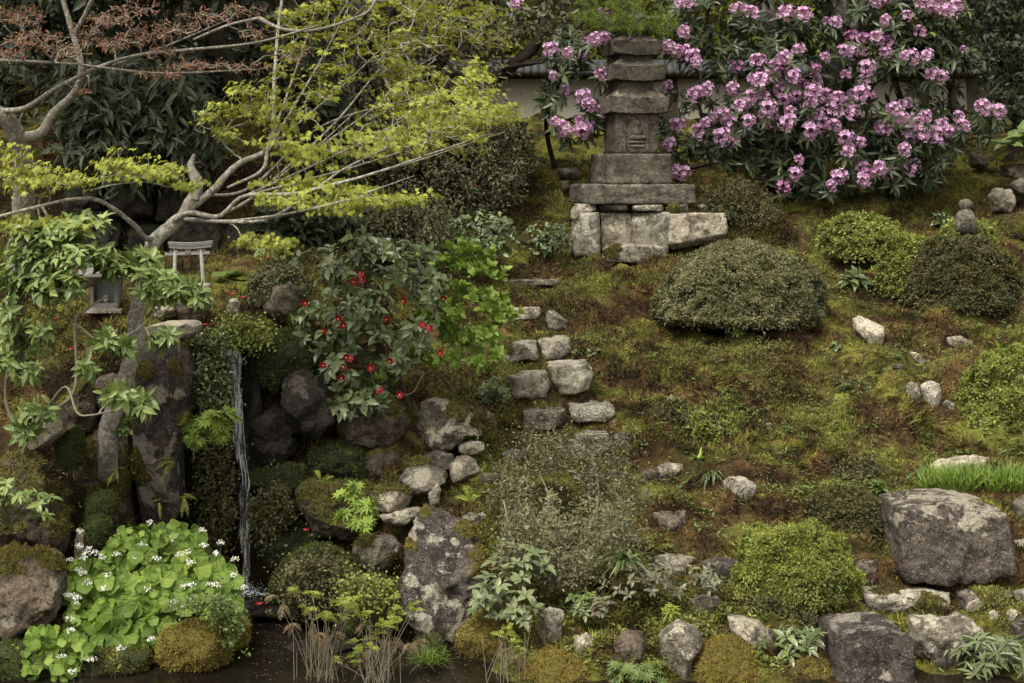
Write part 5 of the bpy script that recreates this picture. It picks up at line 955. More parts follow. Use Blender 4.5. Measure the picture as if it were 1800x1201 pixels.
crown('dusky bush on the bank between wall and camellia', [(820,200),(935,240),(930,330),(860,350),(800,300)], 15.6, .4, 350, 'darkleaf', .055, .45, 10, (870, 350, 15.6), 'evergreen_shrub', 'shrub', r=.02)
crown('dark low-branching bush above the cave wall behind the torii', [(250,300),(420,290),(480,350),(470,420),(400,400),(270,370)], 13.1, .25, 240, 'darkleaf', .08, .4, 9, (370, 410, 13.3), 'evergreen_shrub', 'shrub', r=.03)
crown('dark bush with ribbed leaves under the maple fan', [(440,370),(560,350),(640,380),(560,420),(450,425)], 12.6, .25, 120, 'darkleaf', .09, .42, 8, (520, 425, 12.7), 'evergreen_shrub', 'shrub', r=.02)

crown('unseen dark evergreen crown added overhead to shade the cave at top left', [(-150,-460),(620,-460),(620,-40),(380,-15),(100,-20),(-150,-30)], 12.4, 1.4, 420, 'darkleaf', .12, .42, 13, (480, 400, 13.9), r=.1, spread=.1)  # crown above the view, added to darken the cave below
# --- mossy maple with yellow-green leaves ---
Ym = 9.35
mains = [(np.array([P(190, 835, 9.42), P(190, 790, 9.22), P(190, 750, 9.16), P(212, 690, 9.14), P(240, 600, 9.16), P(238, 560, 9.2), P(258, 480, 9.3), P(268, 430, 9.4), P(315, 385, 9.5), P(342, 345, 9.5)]), .056, .038),
 (np.array([P(342, 350, 9.5), P(345, 320, 9.5), P(336, 292, 9.5), P(341, 272, 9.5)]), .045, .010),
 (np.array([P(335, 365, 9.5), P(375, 335, 9.5), P(400, 305, 9.5), P(425, 285, 9.55), P(468, 265, 9.6), P(480, 235, 9.7), P(482, 150, 9.8), P(488, 60, 9.9), P(500, -30, 10.)]), .025, .008),
 (np.array([P(290, 400, 9.5), P(330, 375, 9.4), P(385, 380, 9.35), P(430, 345, 9.3), P(520, 340, 9.2), P(640, 310, 9.1), P(760, 270, 9.0), P(860, 235, 9.)]), .018, .004),
 (np.array([P(385, 380, 9.35), P(440, 350, 9.4), P(510, 290, 9.6), P(590, 215, 9.9), P(660, 130, 10.2), P(720, 60, 10.4)]), .012, .003),
 (np.array([P(350, 345, 9.5), P(440, 330, 9.7), P(560, 225, 9.9), P(700, 180, 10.1), P(800, 160, 10.2)]), .011, .003),
 (np.array([P(275, 420, 9.45), P(255, 418, 9.3), P(235, 395, 9.2), P(180, 355, 9.1), P(130, 350, 9.0), P(60, 365, 8.9), P(-20, 385, 8.9)]), .018, .007),
 (np.array([P(320, 385, 9.5), P(400, 390, 9.3), P(470, 385, 9.2), P(540, 345, 9.2), P(600, 300, 9.2), P(680, 260, 9.2)]), .014, .004),
 (np.array([P(160, 335, 9.1), P(200, 325, 9.0), P(255, 320, 9.0), P(300, 330, 9.0)]), .006, .003),
 (np.array([P(470, 262, 9.6), P(460, 300, 9.5), P(400, 330, 9.4)]), .012, .008)]
MT = blobs([(a_+rng.normal()*8*q_, b_+rng.normal()*6*q_, c_*(1+.25*q_), d_*(.7+1.1*q_), e_, f_*(1+q_), int(n_*(.62-.12*q_))+2) for q_ in (0, 1) for a_, b_, c_, d_, e_, f_, n_ in [(430, 195, 35, 28, 9.7, .2, 22), (465, 165, 40, 25, 9.7, .25, 20), (500, 205, 50, 35, 9.7, .3, 40), (560, 165, 35, 14, 9.7, .2, 18), (500, 250, 60, 30, 9.5, .3, 34), (545, 270, 50, 25, 9.4, .2, 26), (600, 265, 50, 20, 9.4, .2, 22),
 (560, 320, 45, 12, 9.3, .2, 26), (620, 335, 60, 16, 9.2, .2, 34), (520, 350, 60, 14, 9.2, .2, 30), (670, 350, 60, 9, 9.1, .15, 34), (720, 352, 40, 7, 9.1, .15, 16), (580, 365, 60, 9, 9.1, .15, 28), (500, 320, 60, 14, 9.4, .2, 22),
 (700, 245, 60, 26, 9.3, .3, 60), (760, 205, 60, 24, 9.3, .3, 60), (800, 230, 60, 24, 9.2, .3, 70), (850, 205, 45, 20, 9.1, .3, 56), (830, 165, 45, 26, 9.3, .3, 40), (880, 190, 28, 14, 9.1, .2, 26), (840, 125, 26, 20, 9.4, .2, 22), (760, 165, 60, 26, 9.6, .3, 44), (680, 190, 60, 36, 9.7, .3, 34), (640, 240, 50, 24, 9.4, .3, 30),
 (780, 60, 40, 40, 10.2, .3, 40), (750, 20, 50, 30, 10.3, .3, 34), (700, 60, 50, 50, 10.3, .3, 34), (840, 20, 60, 22, 10.2, .3, 26), (640, 60, 60, 40, 10.2, .3, 26), (560, 60, 60, 50, 10.1, .3, 26), (600, 120, 50, 40, 9.9, .3, 24), (500, 100, 40, 60, 9.9, .2, 22), (620, -20, 120, 30, 10.2, .4, 60), (800, -20, 100, 30, 10.3, .4, 50), (540, 20, 60, 30, 10., .3, 24), (860, 60, 40, 30, 10.2, .3, 22), (690, 100, 60, 30, 10., .3, 30), (720, 130, 60, 30, 9.9, .3, 30),
 (40, 300, 50, 16, 9.0, .2, 36), (60, 320, 50, 12, 9.0, .2, 28), (20, 275, 20, 14, 9., .1, 10), (130, 315, 50, 12, 9.0, .15, 34), (190, 290, 24, 16, 9.0, .15, 22), (240, 300, 40, 16, 9.0, .15, 36), (280, 305, 30, 12, 9.0, .15, 20), (300, 295, 18, 10, 9., .1, 10), (330, 325, 25, 8, 9.0, .1, 12), (100, 395, 70, 10, 8.9, .15, 26), (30, 395, 30, 12, 8.9, .15, 10),
 (450, 425, 40, 12, 9.2, .1, 18), (500, 430, 25, 10, 9.2, .1, 10), (430, 160, 30, 10, 9.6, .1, 8), (375, 200, 22, 24, 9.6, .1, 12), (390, 235, 25, 20, 9.6, .1, 12)]])
for (a_, b_, c_, d_, e_, f_, g_) in [(470, 262, 9.6, 600, 150, 10., 700), (480, 250, 9.6, 560, 110, 10., 640), (500, 300, 9.6, 640, 200, 9.9, 790), (430, 345, 9.4, 600, 265, 9.4, 780), (450, 340, 9.4, 640, 285, 9.3, 850), (520, 340, 9.2, 700, 290, 9.1, 905), (470, 385, 9.2, 600, 350, 9.1, 740), (400, 390, 9.3, 520, 370, 9.1, 660), (440, 350, 9.4, 540, 270, 9.6, 640), (480, 235, 9.7, 520, 120, 9.9, 560)]:
    dv = P(d_, e_, f_)-P(a_, b_, c_); en = P(d_, e_, f_)+dv*((g_-d_)/max(d_-a_, 1))*.9; mains.append((np.array([P(a_, b_, c_), P(d_, e_, f_)+A(0, 0, -.01), en+A(0, 0, .02)]), .008, .0025))
plant('maple_tree', 'mossy-trunked maple fanning yellow-green young leaves to the right across the picture', 'maple tree', P(196, 800, 9.3), MT, 'maple_y', 'maple5', .027, 1, 6, wood='bark_m', mains=mains, trunkname='trunk', rtip=.0013, rmax=.012, droop=.75, spread=(.032, .032, .008), bump_=.14, wig=.07, extra=0, expo=.4, jit=.5)
# --- rusty young maple, top left ---
mains = [(np.array([P(30, 480, 9.9), P(40, 380, 9.8), P(42, 290, 9.7), P(30, 240, 9.6), P(0, 200, 9.5), P(-40, 190, 9.5)]), .075, .04),
 (np.array([P(30, 243, 9.6), P(70, 235, 9.6), P(95, 200, 9.6), P(130, 165, 9.55), P(143, 120, 9.5), P(128, 60, 9.5), P(105, -20, 9.5)]), .034, .014),
 (np.array([P(130, 60, 9.5), P(150, 25, 9.45), P(170, -20, 9.4)]), .014, .010),
 (np.array([P(0, 195, 9.5), P(45, 190, 9.4), P(100, 155, 9.3), P(170, 120, 9.2), P(240, 98, 9.1), P(330, 88, 9.0), P(450, 75, 8.9), P(560, 45, 8.9)]), .018, .005),
 (np.array([P(-30, 105, 9.3), P(40, 108, 9.2), P(130, 113, 9.2), P(250, 127, 9.1), P(330, 128, 9.0), P(440, 122, 9.)]), .011, .004),
 (np.array([P(455, 32, 9.2), P(500, 52, 9.1), P(560, 52, 9.1), P(640, 25, 9.2), P(660, 0, 9.3)]), .012, .006),
 (np.array([P(340, 70, 9.2), P(400, 45, 9.2), P(455, 32, 9.2)]), .008, .009),
 (np.array([P(200, 115, 9.2), P(300, 78, 9.1), P(400, 35, 9.1)]), .008, .003),
 (np.array([P(143, 130, 9.5), P(155, 135, 9.4), P(157, 155, 9.4)]), .008, .004)]
RT = blobs([(a_, b_, c_, d_*.7, e_, f_, int(n_*.6)) for a_, b_, c_, d_, e_, f_, n_ in [(30, 30, 60, 30, 9.2, .3, 120), (60, 70, 60, 22, 9.1, .3, 110), (20, 95, 40, 14, 9.1, .2, 60), (110, 90, 50, 18, 9.1, .3, 70), (150, 55, 30, 18, 9.1, .2, 36), (200, 35, 50, 18, 9.1, .3, 70), (190, 75, 50, 14, 9., .2, 60), (250, 62, 50, 22, 9.0, .2, 70), (310, 50, 50, 22, 9.0, .2, 70), (290, 90, 60, 12, 9., .2, 44), (360, 30, 50, 20, 9.0, .2, 64), (420, 20, 50, 18, 9.0, .2, 50), (350, 115, 70, 10, 9.0, .2, 70), (420, 118, 60, 12, 9.0, .2, 40), (280, 130, 50, 10, 9., .2, 44), (510, 95, 40, 18, 9.1, .2, 34), (450, 60, 50, 20, 9.1, .2, 40), (150, 158, 20, 8, 9.2, .1, 16), (240, 15, 60, 14, 9., .2, 40)]])
plant('maple_tree', 'maple with rusty red young leaves and pale spreading branches in the top left corner', 'maple tree', P(30, 480, 9.9), RT, 'maple_r', 'dia', .030, .26, 4, wood='bark_p', mains=mains, trunkname='trunk', rtip=.0014, rmax=.012, droop=.35, spread=.008, bump_=.12, wig=.1, expo=.4)

# --- fresh green shrub at the left ---
LT = blobs([(a_, b_, c_, d_, e_, f_, int(n_*1.5)) for a_, b_, c_, d_, e_, f_, n_ in [(45, 405, 50, 18, 9.0, .2, 22), (150, 395, 40, 18, 8.9, .2, 22), (110, 420, 50, 20, 8.9, .2, 24), (60, 450, 60, 20, 8.9, .25, 28), (140, 450, 50, 18, 8.8, .2, 24), (30, 500, 40, 25, 8.9, .2, 22), (100, 500, 45, 25, 8.8, .2, 26), (180, 450, 25, 14, 8.9, .15, 12), (210, 465, 25, 12, 8.9, .15, 10), (255, 452, 30, 12, 9.0, .15, 14), (190, 476, 34, 8, 9.0, .12, 10), (20, 550, 30, 30, 8.9, .2, 14), (55, 590, 45, 26, 8.9, .2, 20), (20, 640, 35, 25, 8.9, .2, 12),
  (275, 490, 40, 14, 8.8, .15, 26), (310, 510, 40, 12, 8.8, .15, 24), (345, 520, 22, 10, 8.8, .1, 9), (265, 515, 25, 12, 8.8, .1, 9), (180, 598, 24, 12, 8.7, .1, 10), (215, 605, 14, 10, 8.7, .1, 5), (285, 595, 26, 10, 8.75, .1, 9), (215, 692, 30, 10, 8.6, .1, 11), (240, 705, 20, 8, 8.6, .1, 6), (70, 725, 30, 10, 8.6, .1, 8), (40, 755, 18, 12, 8.6, .1, 6), (155, 642, 14, 8, 8.7, .1, 4), (60, 650, 12, 10, 8.8, .1, 4)]])
b = P(40, 800, 9.0)
plant('broadleaf_shrub', 'fresh green broad-leaved shrub with crooked bare stems at the left edge', 'shrub', b, LT, 'laurel', 'leaf', .068, .42, 8, wood='twig_p', mains=[(np.array([b, P(60, 740, 8.9), P(130, 690, 8.8), P(132, 570, 8.8), P(150, 545, 8.8), P(190, 520, 8.8)]), .014, .006), (np.array([P(45, 790, 9), P(10, 700, 9), P(25, 600, 9), P(50, 500, 9)]), .012, .005), (np.array([P(75, 728, 8.9), P(115, 680, 8.7), P(135, 725, 8.6), P(160, 730, 8.55), P(205, 720, 8.55)]), .007, .004), (np.array([P(135, 570, 8.8), P(180, 600, 8.75), P(240, 580, 8.8), P(290, 530, 8.8)]), .006, .004)], rtip=.0022, rmax=.010, droop=.42, spread=.010, wig=.1, open_=1.1, expo=.35)

# --- red camellia ---
def blossoms(t, pts, Y, mat='red', sz=.028, center=True):
    for u_, v_ in pts:
        p = P(u_, v_, Y); ax = unit(A(rng.normal()*.4, -1, rng.normal()*.4)); a = unit(np.cross(ax, A(0, 0, 1))); b_ = np.cross(ax, a); f = MB(); n = 7
        for k in range(n):
            th = k*2*math.pi/n; rd = a*math.cos(th)+b_*math.sin(th); leaves(f, (p-ax*.01)[None], unit(rd+ax*.55)[None], unit(ax-rd*.5)[None], sz*(1+.1*rng.normal()), sz*.95, 'leaf')
        o = f.build('flower', M[mat], t, np.array(t.location), smooth=True)
        if center: f = MB(); d_, q_ = cubesphere(3); f.add(p+ax*.008+d_*.005, q_); f.build('stamens', M['yellow'], o, np.array(t.location))
b = P(720, 720, 10.7)
CT = np.vstack([polytips([(520,450),(620,415),(700,425),(780,450),(800,530),(765,600),(720,640),(680,690),(600,690),(560,650),(520,640),(510,570),(540,500)], 300, 10.35, .4, clump=45), blobs([(540, 565, 30, 14, 10.2, .1, 10), (560, 640, 40, 14, 10.2, .1, 14), (600, 715, 28, 14, 10.0, .1, 9), (640, 705, 24, 14, 10.0, .1, 7), (500, 445, 40, 10, 10.6, .15, 12), (460, 440, 18, 8, 10.6, .1, 5), (635, 450, 40, 14, 10.3, .2, 16), (655, 700, 20, 14, 10.0, .1, 6)])])
cam_t, _, _ = plant('camellia_bush', 'camellia bush with glossy dark leaves and red flowers above the waterfall recess', 'camellia', b, CT, 'camellia', 'leaf', .070, .48, 7, wood='twig', mains=[(np.array([b, P(700, 660, 10.6), P(660, 590, 10.5), P(630, 520, 10.4)]), .018, .008), (np.array([P(705, 670, 10.6), P(660, 650, 10.3), P(600, 640, 10.2)]), .01, .005)], rtip=.0022, rmax=.012, droop=.35, spread=.012, open_=1.2, wig=.1)
blossoms(cam_t, [(634, 482), (621, 495), (637, 491), (680, 561), (568, 581), (603, 572), (615, 630), (609, 628), (651, 647), (600, 664), (667, 686), (703, 694), (685, 635), (568, 642), (604, 645), (595, 560), (743, 572), (774, 621), (755, 577), (710, 528), (536, 533), (780, 524)], 9.95)
# --- bright lime shrub ---
b = P(800, 695, 10.95)
BT = blobs([(a_, b_, c_, d_, e_, f_, int(n_*1.5)) for a_, b_, c_, d_, e_, f_, n_ in [(810, 440, 28, 14, 10.8, .15, 14), (850, 450, 20, 14, 10.8, .1, 8), (800, 465, 40, 14, 10.8, .2, 14), (870, 480, 22, 16, 10.7, .15, 12), (835, 480, 28, 14, 10.7, .15, 12), (820, 520, 40, 22, 10.7, .2, 24), (865, 535, 30, 22, 10.6, .2, 20), (790, 545, 30, 20, 10.6, .2, 16), (760, 560, 26, 16, 10.5, .15, 10), (880, 560, 24, 14, 10.6, .15, 10), (850, 590, 30, 18, 10.6, .2, 14), (800, 585, 30, 18, 10.6, .2, 12), (715, 460, 18, 12, 10.7, .1, 6), (750, 525, 20, 12, 10.6, .1, 7), (700, 590, 12, 8, 10.4, .05, 3), (715, 612, 16, 8, 10.4, .05, 5), (742, 615, 14, 8, 10.4, .05, 4), (768, 632, 12, 8, 10.4, .05, 4), (710, 632, 16, 8, 10.4, .05, 5), (835, 640, 20, 8, 10.4, .1, 6), (870, 620, 10, 12, 10.4, .1, 5), (800, 630, 14, 8, 10.4, .1, 4), (665, 672, 16, 10, 10.3, .05, 6), (905, 552, 12, 5, 10.5, .05, 3), (840, 605, 30, 30, 10.8, .2, 10)]])
plant('lime_shrub', 'airy shrub with bright lime green upturned leaves and bare stems left of the steps', 'shrub', b, BT, 'lime', 'leaf', .046, .6, 9, wood='twig_p', mains=[(np.array([b, P(805, 640, 10.85), P(815, 570, 10.8)]), .008, .004), (np.array([b, P(785, 640, 10.8), P(770, 570, 10.7)]), .006, .004), (np.array([b, P(835, 640, 10.8), P(850, 570, 10.7)]), .006, .003), (np.array([P(800, 690, 10.9), P(770, 655, 10.6), P(745, 658, 10.4), P(725, 690, 10.3), P(690, 697, 10.3)]), .007, .004)], rtip=.0018, rmax=.008, droop=-.35, spread=.006, open_=.8, wig=.06, expo=.35)

# --- twiggy grey shrub mid bottom ---
b = P(985, 1030, 9.0)
GT = blobs([(900, 860, 40, 60, 9.3, .3, 80), (960, 800, 50, 40, 9.5, .3, 80), (1040, 830, 50, 60, 9.4, .3, 90), (1100, 880, 50, 40, 9.3, .3, 70), (950, 930, 70, 60, 9.0, .3, 150), (1050, 930, 60, 50, 9.0, .3, 110), (900, 980, 40, 40, 8.9, .2, 60), (1000, 1000, 60, 40, 8.8, .2, 100), (1100, 960, 40, 40, 9.0, .2, 50), (1075, 800, 30, 30, 9.5, .2, 30), (930, 770, 30, 16, 9.7, .2, 18)])
plant('twiggy_shrub', 'sparse grey-green twiggy shrub with pale stems in front of the lower steps', 'shrub', b, GT, 'olive_p', 'dia', .024, .5, 10, wood='twig_p', mains=[(np.array([b, P(950, 940, 9.1), P(965, 880, 9.2), P(948, 830, 9.3)]), .010, .004), (np.array([b, P(1020, 960, 9.1), P(1052, 880, 9.2), P(1042, 810, 9.3)]), .010, .004), (np.array([b, P(910, 970, 8.9), P(885, 880, 9.)]), .01, .005), (np.array([P(1000, 1000, 9), P(1080, 930, 9), P(1110, 900, 9.1)]), .009, .004)], rtip=.0012, rmax=.010, droop=.1, spread=.022, wig=.14, extra=2600, expo=.42)
# ---------------- small plants ----------------
def dirs_fan(n, lo=.2, hi=1., front=.4):
    a = rng.random(n)*2*math.pi; e = lo+(hi-lo)*rng.random(n); return unit(np.c_[np.cos(a)*(1-e*.6), np.sin(a)*(1-e*.6)-front*.3, e])
def tuft_plant(name, label, cat, base, n, L, Wd, mat, lo=.5, hi=1.2, arch=.6, spread=.02):
    """grass-like tuft of arching blades"""
    base = np.asarray(base, float); t = thing(name, tuple(base), label, cat); f = MB(); S = 5
    for k in range(n):
        d = dirs_fan(1, lo, hi)[0]; l = L*(.6+.5*rng.random()); p0 = base+rng.normal(size=3)*A(spread, spread, 0); h = unit(np.cross(d, A(0, 0, 1))); s_ = np.linspace(0, 1, S)
        c = p0+np.outer(s_*l, d)+np.outer(-(s_**2)*l*arch*(.5+rng.random()*.8), A(0, 0, 1))+np.outer(s_**2*l*arch*.5, d*A(1, 1, 0))
        w = Wd*np.array([.7, 1, .9, .6, .05])/2; V = np.concatenate([c-h*w[:, None], c+h*w[:, None]]); f.add(V, [(i, i+1, S+i+1, S+i) for i in range(S-1)], r=rng.random())
    f.build('blades', M[mat], t, base, smooth=False); return t
def frond_arr(f, p0, d, L, Wd, n=11, mat=None, curl=.35):
    side = unit(np.cross(d, A(0, -.4, 1))); s_ = np.linspace(0, 1, n+1); spine = p0+np.outer(s_*L, d)-np.outer(s_**2*L*curl, A(0, 0, 1)); tube(f, spine, [.0018, .0006], 3)
    for sg in (-1, 1):
        i = np.arange(1, n); w = Wd*np.sin(math.pi*(.12+.86*i/n))**.8/2*1.0; dd = unit(side*sg+d*.55+A(0, 0, -.12)); ll = np.maximum(w, .004)
        leaves(f, spine[i], np.tile(dd, (n-1, 1))+rng.normal(size=(n-1, 3))*.06, np.tile(unit(np.cross(dd, d)*sg*-1+A(0, -.1, .4)), (n-1, 1)), ll, np.minimum(ll*.34, L/n*1.1), 'leaf')
def fern(label, base, n, L, mat='herb', dirs=None, name='fern', Wf=.38, cat='fern', curl=.35, group=None):
    base = np.asarray(base, float); t = thing(name, tuple(base), label, cat, group)
    dirs = dirs_fan(n, .15, .9) if dirs is None else np.array(dirs, float)
    for d in dirs:
        f = MB(); l = L*(.75+.4*rng.random()); frond_arr(f, base+rng.normal(size=3)*.008, unit(d), l, l*Wf, curl=curl); f.build('frond', M[mat], t, base, smooth=False)
    return t
def herb(label, base, n, h, L, Wf, mat, kind='leaf', name='leafy_plant', cat='plant', wide=.6, droop=.3, stem='twig_g', k=5, group=None, lo=.3):
    """low plant: a few stems, each ending in a rosette"""
    base = np.asarray(base, float); d = dirs_fan(n, lo, 1.1); tips = base+d*A(wide, wide*.7, 1)*(h*(.5+.5*rng.random((n, 1)))); t = thing(name, tuple(base), label, cat, group); m = MB()
    for p in tips: tube(m, catmull([base+rng.normal(size=3)*A(.01, .01, 0), base*.5+p*.5+A(0, 0, h*.1), p], 3), [.0025, .0015], 4)
    m.build('stems', M[stem], t, base); f = MB(); whorl(f, tips, unit(d+A(0, -.4, .8)), k, L, Wf, kind, droop, .004, .2, 1.3, .2); f.build('foliage', M[mat], t, base, smooth=False); return t
Gp = lambda u, v, dz=0: G(u, v)+A(0, 0, dz)

# white-flowered broad-leaved plants by the pond
def wasabi(label, poly, Y0, Y1, n, L, fl, nsm=0, vr=None):
    v = np.array(poly)[:, 1]; v0, v1 = v.min(), v.max(); uv = polysample(poly, n); tt = (uv[:, 1]-v0)/(v1-v0); o = np.argsort(tt); uv, tt = uv[o], tt[o]; tips = PA(uv, Y1+(Y0-Y1)*tt+rng.normal(size=n)*.05)
    b = tips.mean(0)*A(1, 1, 0)+A(0, .1, max(.02, tips[:, 2].min()-.02)); t = thing('flowering_water_plant', tuple(b), label, 'plant')
    f = MB(); nn = unit(rvec(n)*.42+A(0, -.75, .75)); d = unit(np.cross(nn, rvec(n))); d = unit(d+A(0, 0, -.9)); leaves(f, tips, d, nn, L*(.42+.80*rng.random(n)), L, 'round')
    if nsm: sm = PA(polysample(poly, nsm), (Y0+Y1)/2+.1+.2*rng.random(nsm)); leaves(f, sm, unit(rvec(nsm)+A(0, 0, -.5)), unit(rvec(nsm)*.5+A(0, -.6, .7)), L*.4, L*.4, 'round')
    f.build('foliage', M['wasabi'], t, b, smooth=False)
    m = MB()
    for p in tips[::2]: g_ = A(p[0]*.7+b[0]*.3, p[1]+.06, max(0, p[2]-.22)); tube(m, catmull([g_, g_*.4+p*.6+A(0, .02, .02), p], 3), [.0035, .0022], 4)
    m.build('stalks', M['twig_g'], t, b)
    for (u_, v_) in [q_ for i_, q_ in enumerate(fl) if i_ % 4 != 2]:
        p = P(u_, v_, Y0-.08+(Y1-Y0)*(1-(v_-v0)/(v1-v0))); mm = MB(); k = 26; dd = rvec(k); dd[:, 2] = abs(dd[:, 2])*.9; q = p+dd*(.012+.014*rng.random((k, 1)))
        leaves(mm, q, unit(dd+rvec(k)*.8), dd, .0085, .008, 'dia'); leaves(mm, q, unit(np.cross(dd, rvec(k))), dd, .0085, .008, 'dia')
        o = mm.build('flower_head', M['white'], t, b, smooth=False); m2 = MB(); tube(m2, catmull([p+A(rng.normal()*.03, .04, -.14), p+A(0, .01, -.06), p], 3), .0016, 4); m2.build('flower_stalk', M['twig_g'], o, b)
W1 = [(197,937),(240,922),(300,925),(345,930),(375,985),(405,1000),(415,1050),(425,1075),(385,1085),(330,1060),(285,1090),(275,1120),(235,1150),(180,1125),(120,1110),(115,1040),(128,985),(190,965)]
fl1 = [(265,921),(355,935),(357,950),(359,960),(305,943),(299,951),(224,962),(250,960),(141,936),(138,962),(135,972),(155,967),(152,975),(166,974),(178,972),(179,981),(205,976),(146,983),(161,991),(123,987),(239,981),(275,984),(286,986),(331,973),(316,977),(334,990),(332,999),(387,957),(380,975),(412,985),(437,978),(410,1013),(138,1005),(145,1010),(160,1008),(190,1014),(154,1027),(182,1036),(143,1043),(119,1048),(128,1050),(137,1053),(156,1058),(132,1062),(338,1030),(326,1032),(357,1037),(370,1030),(379,1030),(258,1038),(224,1025),(122,1090),(324,1066),(428,1035),(427,1053),(265,1125),(307,1061)]
wasabi('big clump of round light green leaves with many white flower heads by the pond', W1, 8.35, 9.0, 620, .085, fl1, 300)
W2 = [(50,1105),(75,1098),(130,1115),(170,1130),(160,1150),(120,1190),(70,1190),(10,1160),(10,1140),(45,1130)]
wasabi('smaller patch of yellow-green round leaves in the bottom left corner above the water', W2, 8.12, 8.3, 95, .070, [(125,1110),(108,1155),(78,1184),(128,1183),(163,1162),(212,1142),(95,1182)], 50)
b = P(345, 1085, 8.4); tc_ = polytips([(285,1068),(330,1050),(400,1050),(430,1075),(425,1130),(390,1145),(400,1100),(370,1080)], 160, 8.33, .08)
plant('creeping_herb', 'fine creeping herb hanging over the orange-brown mossy stone', 'plant', b, tc_, 'herb', 'dia', .022, .7, 6, wood='twig_g', rtip=.0008, rmax=.003, spread=.01, extra=300)
# dense green trailing plants beside the fall
for lb, poly, Y_, n_, mt_, L_ in [('trailing small-leaved plant hanging left of the waterfall lip', [(335,600),(395,590),(400,650),(405,700),(380,740),(330,700)], 9.86, 420, 'camellia', .026),
  ('green creeper on the moss face lower left of the fall', [(345,760),(405,760),(412,900),(390,1000),(350,950)], 9.85, 420, 'azalea_d', .022),
  ('small-leaved creeper on the dark green mound at the foot of the fall', [(490,1010),(540,975),(600,985),(630,1030),(580,1080),(500,1060)], 8.98, 380, 'azalea_d', .022),
  ('trailing green plant on the cushion above the fall', [(380,585),(410,562),(460,572),(480,600),(450,612),(395,610)], 10.0, 300, 'azalea_b', .022),
  ('leafy creeper in the recess beside the mossy ledge', [(440,880),(500,850),(520,900),(480,960),(445,940)], 9.65, 240, 'azalea_d', .024),
  ('fine creeper below the rock left of the standing rock', [(590,1020),(640,1010),(700,1030),(690,1070),(610,1070)], 8.75, 260, 'azalea_b', .02)]:
    tc_ = polytips(poly, n_, Y_, .05); plant('creeper', lb, 'creeper', tc_.mean(0)+A(0, .12, .0), tc_, mt_, 'dia', L_, .75, 4, wood='twig', rtip=.0007, rmax=.003, spread=.012, extra=n_*3)

# maple saplings and ferns
def sapling(label, pts, base, Y, L=.075, mat='maple_s'):
    tips = np.concatenate([blobs([p]) for p in pts]); plant('maple_sapling', label, 'maple sapling', base, tips, mat, 'maple', L, 1, 3, wood='twig_g', rtip=.001, rmax=.004, droop=.5, spread=.012, open_=1.2)
sapling('maple sapling with fresh light leaves against the waterfall', [(350, 740, 25, 16, 9.3, .08, 12), (385, 755, 28, 18, 9.3, .08, 16), (345, 775, 18, 14, 9.3, .05, 8), (395, 730, 24, 8, 9.3, .05, 8)], P(340, 800, 9.5), 9.3, .052)
sapling('bright maple seedling by the buff rocks right of the recess', [(625, 858, 14, 8, 9.2, .05, 4), (640, 888, 22, 10, 9.15, .05, 9), (605, 868, 12, 6, 9.2, .05, 3), (600, 908, 14, 8, 9.15, .05, 4), (640, 920, 18, 12, 9.1, .05, 6)], P(640, 950, 9.25), 9.2, .058)
fern('pale fern hanging on the great upright rock', P(305, 812, 9.38), 6, .12, 'fern_y', [(-.3, -.6, .4), (-.7, -.4, -.1), (-.4, -.5, -.6), (.1, -.7, .1), (-.9, -.3, .3)])
fern('small fern near the foot of the great upright rock', P(322, 872, 9.35), 5, .10, 'fern_y', [(-.3, -.6, .2), (.5, -.5, .2), (.3, -.5, -.4), (-.1, -.5, -.8), (.8, -.3, 0)])
fern('lone fern frond pair right above the white flowers', P(283, 880, 9.35), 3, .08, 'fern_y', [(-.5, -.5, .1), (.2, -.6, -.7), (.6, -.4, .3)])
fern('tiny pale fern on the moss left of the maple roots', P(205, 825, 9.2), 4, .08, 'fern_y', [(-.6, -.6, .3), (.5, -.6, .3), (-.3, -.6, -.6), (.3, -.6, -.6)])
fern('small green fern on the bank above the tall standing rock', P(830, 880, 9.3), 7, .17, 'fern_y')
fern('fern perched on the brown overhanging rock', P(568, 846, 9.45), 5, .09, 'fern_y')
fern('fresh fern at the edge of golden moss by the streaked slab', P(1320, 1165, 8.2), 5, .10, 'fern_y')
# stalky ferns standing in the pond
def water_fern(label, ub, vb, Y, tips, dead, nst):
    b = P(ub, vb, Y); b[2] = -.05; t = thing('pond_fern', tuple(b), label, 'fern'); m = MB(); f = MB(); g2 = MB()
    for (u_, v_, w_) in tips:
        for k in range(max(1, int(w_*.6))):
            p = P(u_+rng.normal()*14, v_+rng.normal()*9, Y+rng.normal()*.08); q = b+A(rng.normal()*.05, rng.normal()*.05, 0); tube(m, catmull([q, q*.5+p*.5+A(rng.normal()*.01, 0, .02), p], 4), [.0022, .0013], 4)
            for j in range(5): frond_arr(f, p, dirs_fan(1, .1, .8)[0], .055*(.7+.6*rng.random()), .034, 7, curl=.5)
    for (u_, v_) in dead:
        p = P(u_, v_, Y+rng.normal()*.05); q = b+A(rng.normal()*.05, rng.normal()*.05, 0); tube(m, catmull([q, q*.5+p*.5+A(0, 0, .02), p], 4), [.002, .001], 4)
        for j in range(4): frond_arr(g2, p, unit(A(rng.normal(), -.3, -.6+rng.normal()*.5)), .06, .035, 8, curl=.4)
    for k in range(nst): q = b+A(rng.normal()*.06, rng.normal()*.05, 0); tube(m, [q, q+A(rng.normal()*.03, 0, .15+.2*rng.random())], [.002, .001], 4)
    m.build('stalks', M['twig_p'], t, b); f.build('fronds', M['fern_y'], t, b, smooth=False)
    if dead: g2.build('withered_fronds', M['deadfern'], t, b, smooth=False)
